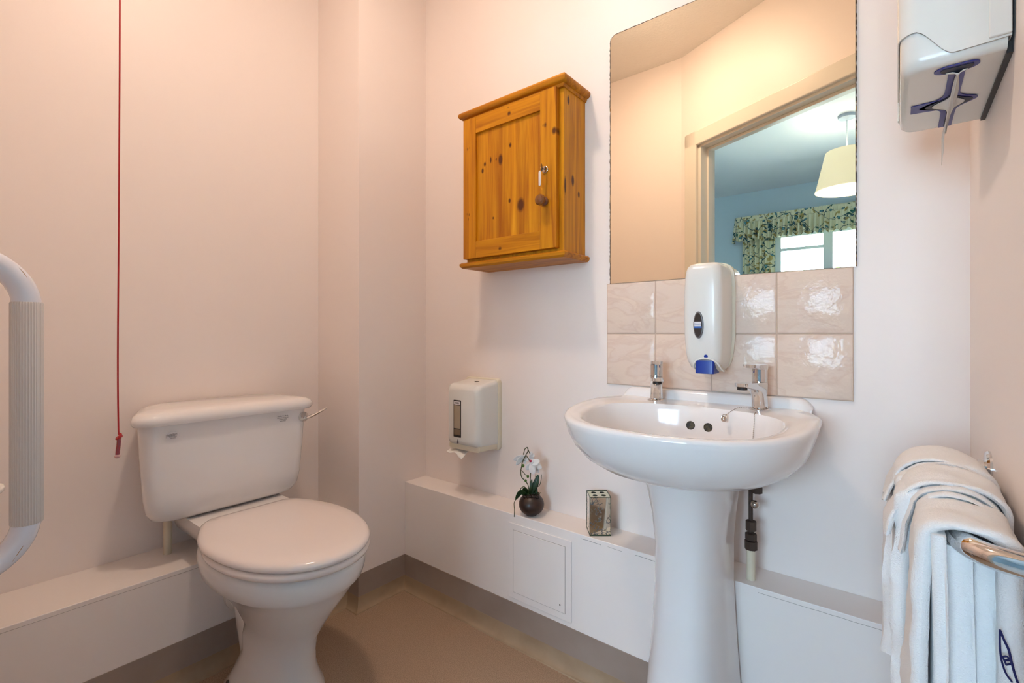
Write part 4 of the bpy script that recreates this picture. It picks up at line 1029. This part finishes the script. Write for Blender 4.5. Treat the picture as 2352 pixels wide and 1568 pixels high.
# long towel at the back
bm = bmesh.new(); drape(bm, .865, 1.020, .0130, .012, .545, .50, seed=3, bulgeL=.010, skew=-.012, lean=.016, sL=2.1)
drape(bm, .790, .90, .0130, .010, .52, .50, seed=9, bulgeL=.006, lean=.004, sL=2.3)
tw1 = obj('bath_towel', bm, M['towel'], origin=(RXX, .93, .54), label='white terry bath towel hanging at the far end of the chrome rail', cat='towel', group='white towels on the rail', smooth=70)
# near long towel: folded slabs side by side under the rail
bm = bmesh.new(); drape(bm, .668, .785, .0121, .0085, .30, .30, seed=5, bulgeL=.006, lean=.012, edge_r=.007, taper=.03, sL=1.75, sR=2.2)
tw2 = obj('bath_towel', bm, M['towel'], origin=(RXX, .74, .3), label='white terry bath towel hanging nearest the camera with a blue laundry mark', cat='towel', group='white towels on the rail', smooth=70)
# hanging folded panels with wavy selvedges seen end-on under the rail
for i, (xa, y_, hw_) in enumerate(((.034, .664, .006), (.052, .684, .0105), (.073, .690, .009), (.093, .694, .010))):
    bm = bmesh.new(); rings = []
    for k in range(60):
        z = .30+(RZ+(.006 if i == 0 else -.008)-.30)*k/59; ring_ = []
        for q_, (dx_, dy2) in enumerate(((-1, .004), (-.7, 0), (0, -.001), (.6, -.0005), (.8, -.0035), (1.0, -.003), (1, .10), (-1, .10))):
            wv = .003*noise.noise(Vector((xa*30, z*9, i)))+(.0011*math.sin(z*700+i) if q_ in (4, 5) else 0)
            ring_.append((min(XR-.001, xa+dx_*hw_+.002*math.sin(z*12+i)), y_+dy2+wv, z))
        rings.append(ring_)
    loft(rings, bm); obj('towel_fold', bm, M['towel'], tw2, smooth=70)
text('B', .013, (.0835, .6612, .684), (PI/2, -.35, .35), M['ink'], tw2, 'laundry_mark', ext=.0006)
bm = tube([(.0785, .6612, .712), (.0815, .6612, .703), (.0845, .6612, .695), (.0865, .6612, .684), (.089, .6612, .672), (.0925, .6612, .660)], .0011, 6)
tube([(.0785, .6612, .712), (.0785, .6612, .698), (.0795, .6612, .684), (.0825, .6612, .672), (.0868, .6612, .665)], .0009, 6, bm)
obj('laundry_mark', bm, M['ink'], tw2)
# folded cloths lying over the long towels
bm = bmesh.new()
for i, (zl_, ri_) in enumerate(((.735, .0262), (.742, .0300), (.752, .0338))):
    drape(bm, .895+.005*i, 1.022-.004*i, ri_, .0038, zl_, .74, seed=20+i, bulgeL=.003, skew=-.010, scal=.0016, lean=.004+.005*i, edge_r=.002, wave=.0012, rough=.001, sL=1.38+.04*i, sR=1.5)
obj('hand_towel', bm, M['towel'], origin=(RXX, .95, .74), label='white folded hand towel draped highest at the far end of the rail', cat='towel', group='white towels on the rail', smooth=70)
bm = bmesh.new()
for i, (zl_, ri_) in enumerate(((.712, .0203), (.724, .0248), (.738, .0293))):
    drape(bm, .765+.014*i, .895-.003*i, ri_, .0048, zl_, .75, seed=30+i, bulgeL=.003, skew=.012, scal=.0018, lean=.004+.006*i, edge_r=.002, wave=.0014, rough=.0012, sL=1.30+.06*i, sR=1.6)
obj('hand_towel', bm, M['towel'], origin=(RXX, .81, .72), label='white folded hand towel draped over the middle of the rail with open folds', cat='towel', group='white towels on the rail', smooth=70)
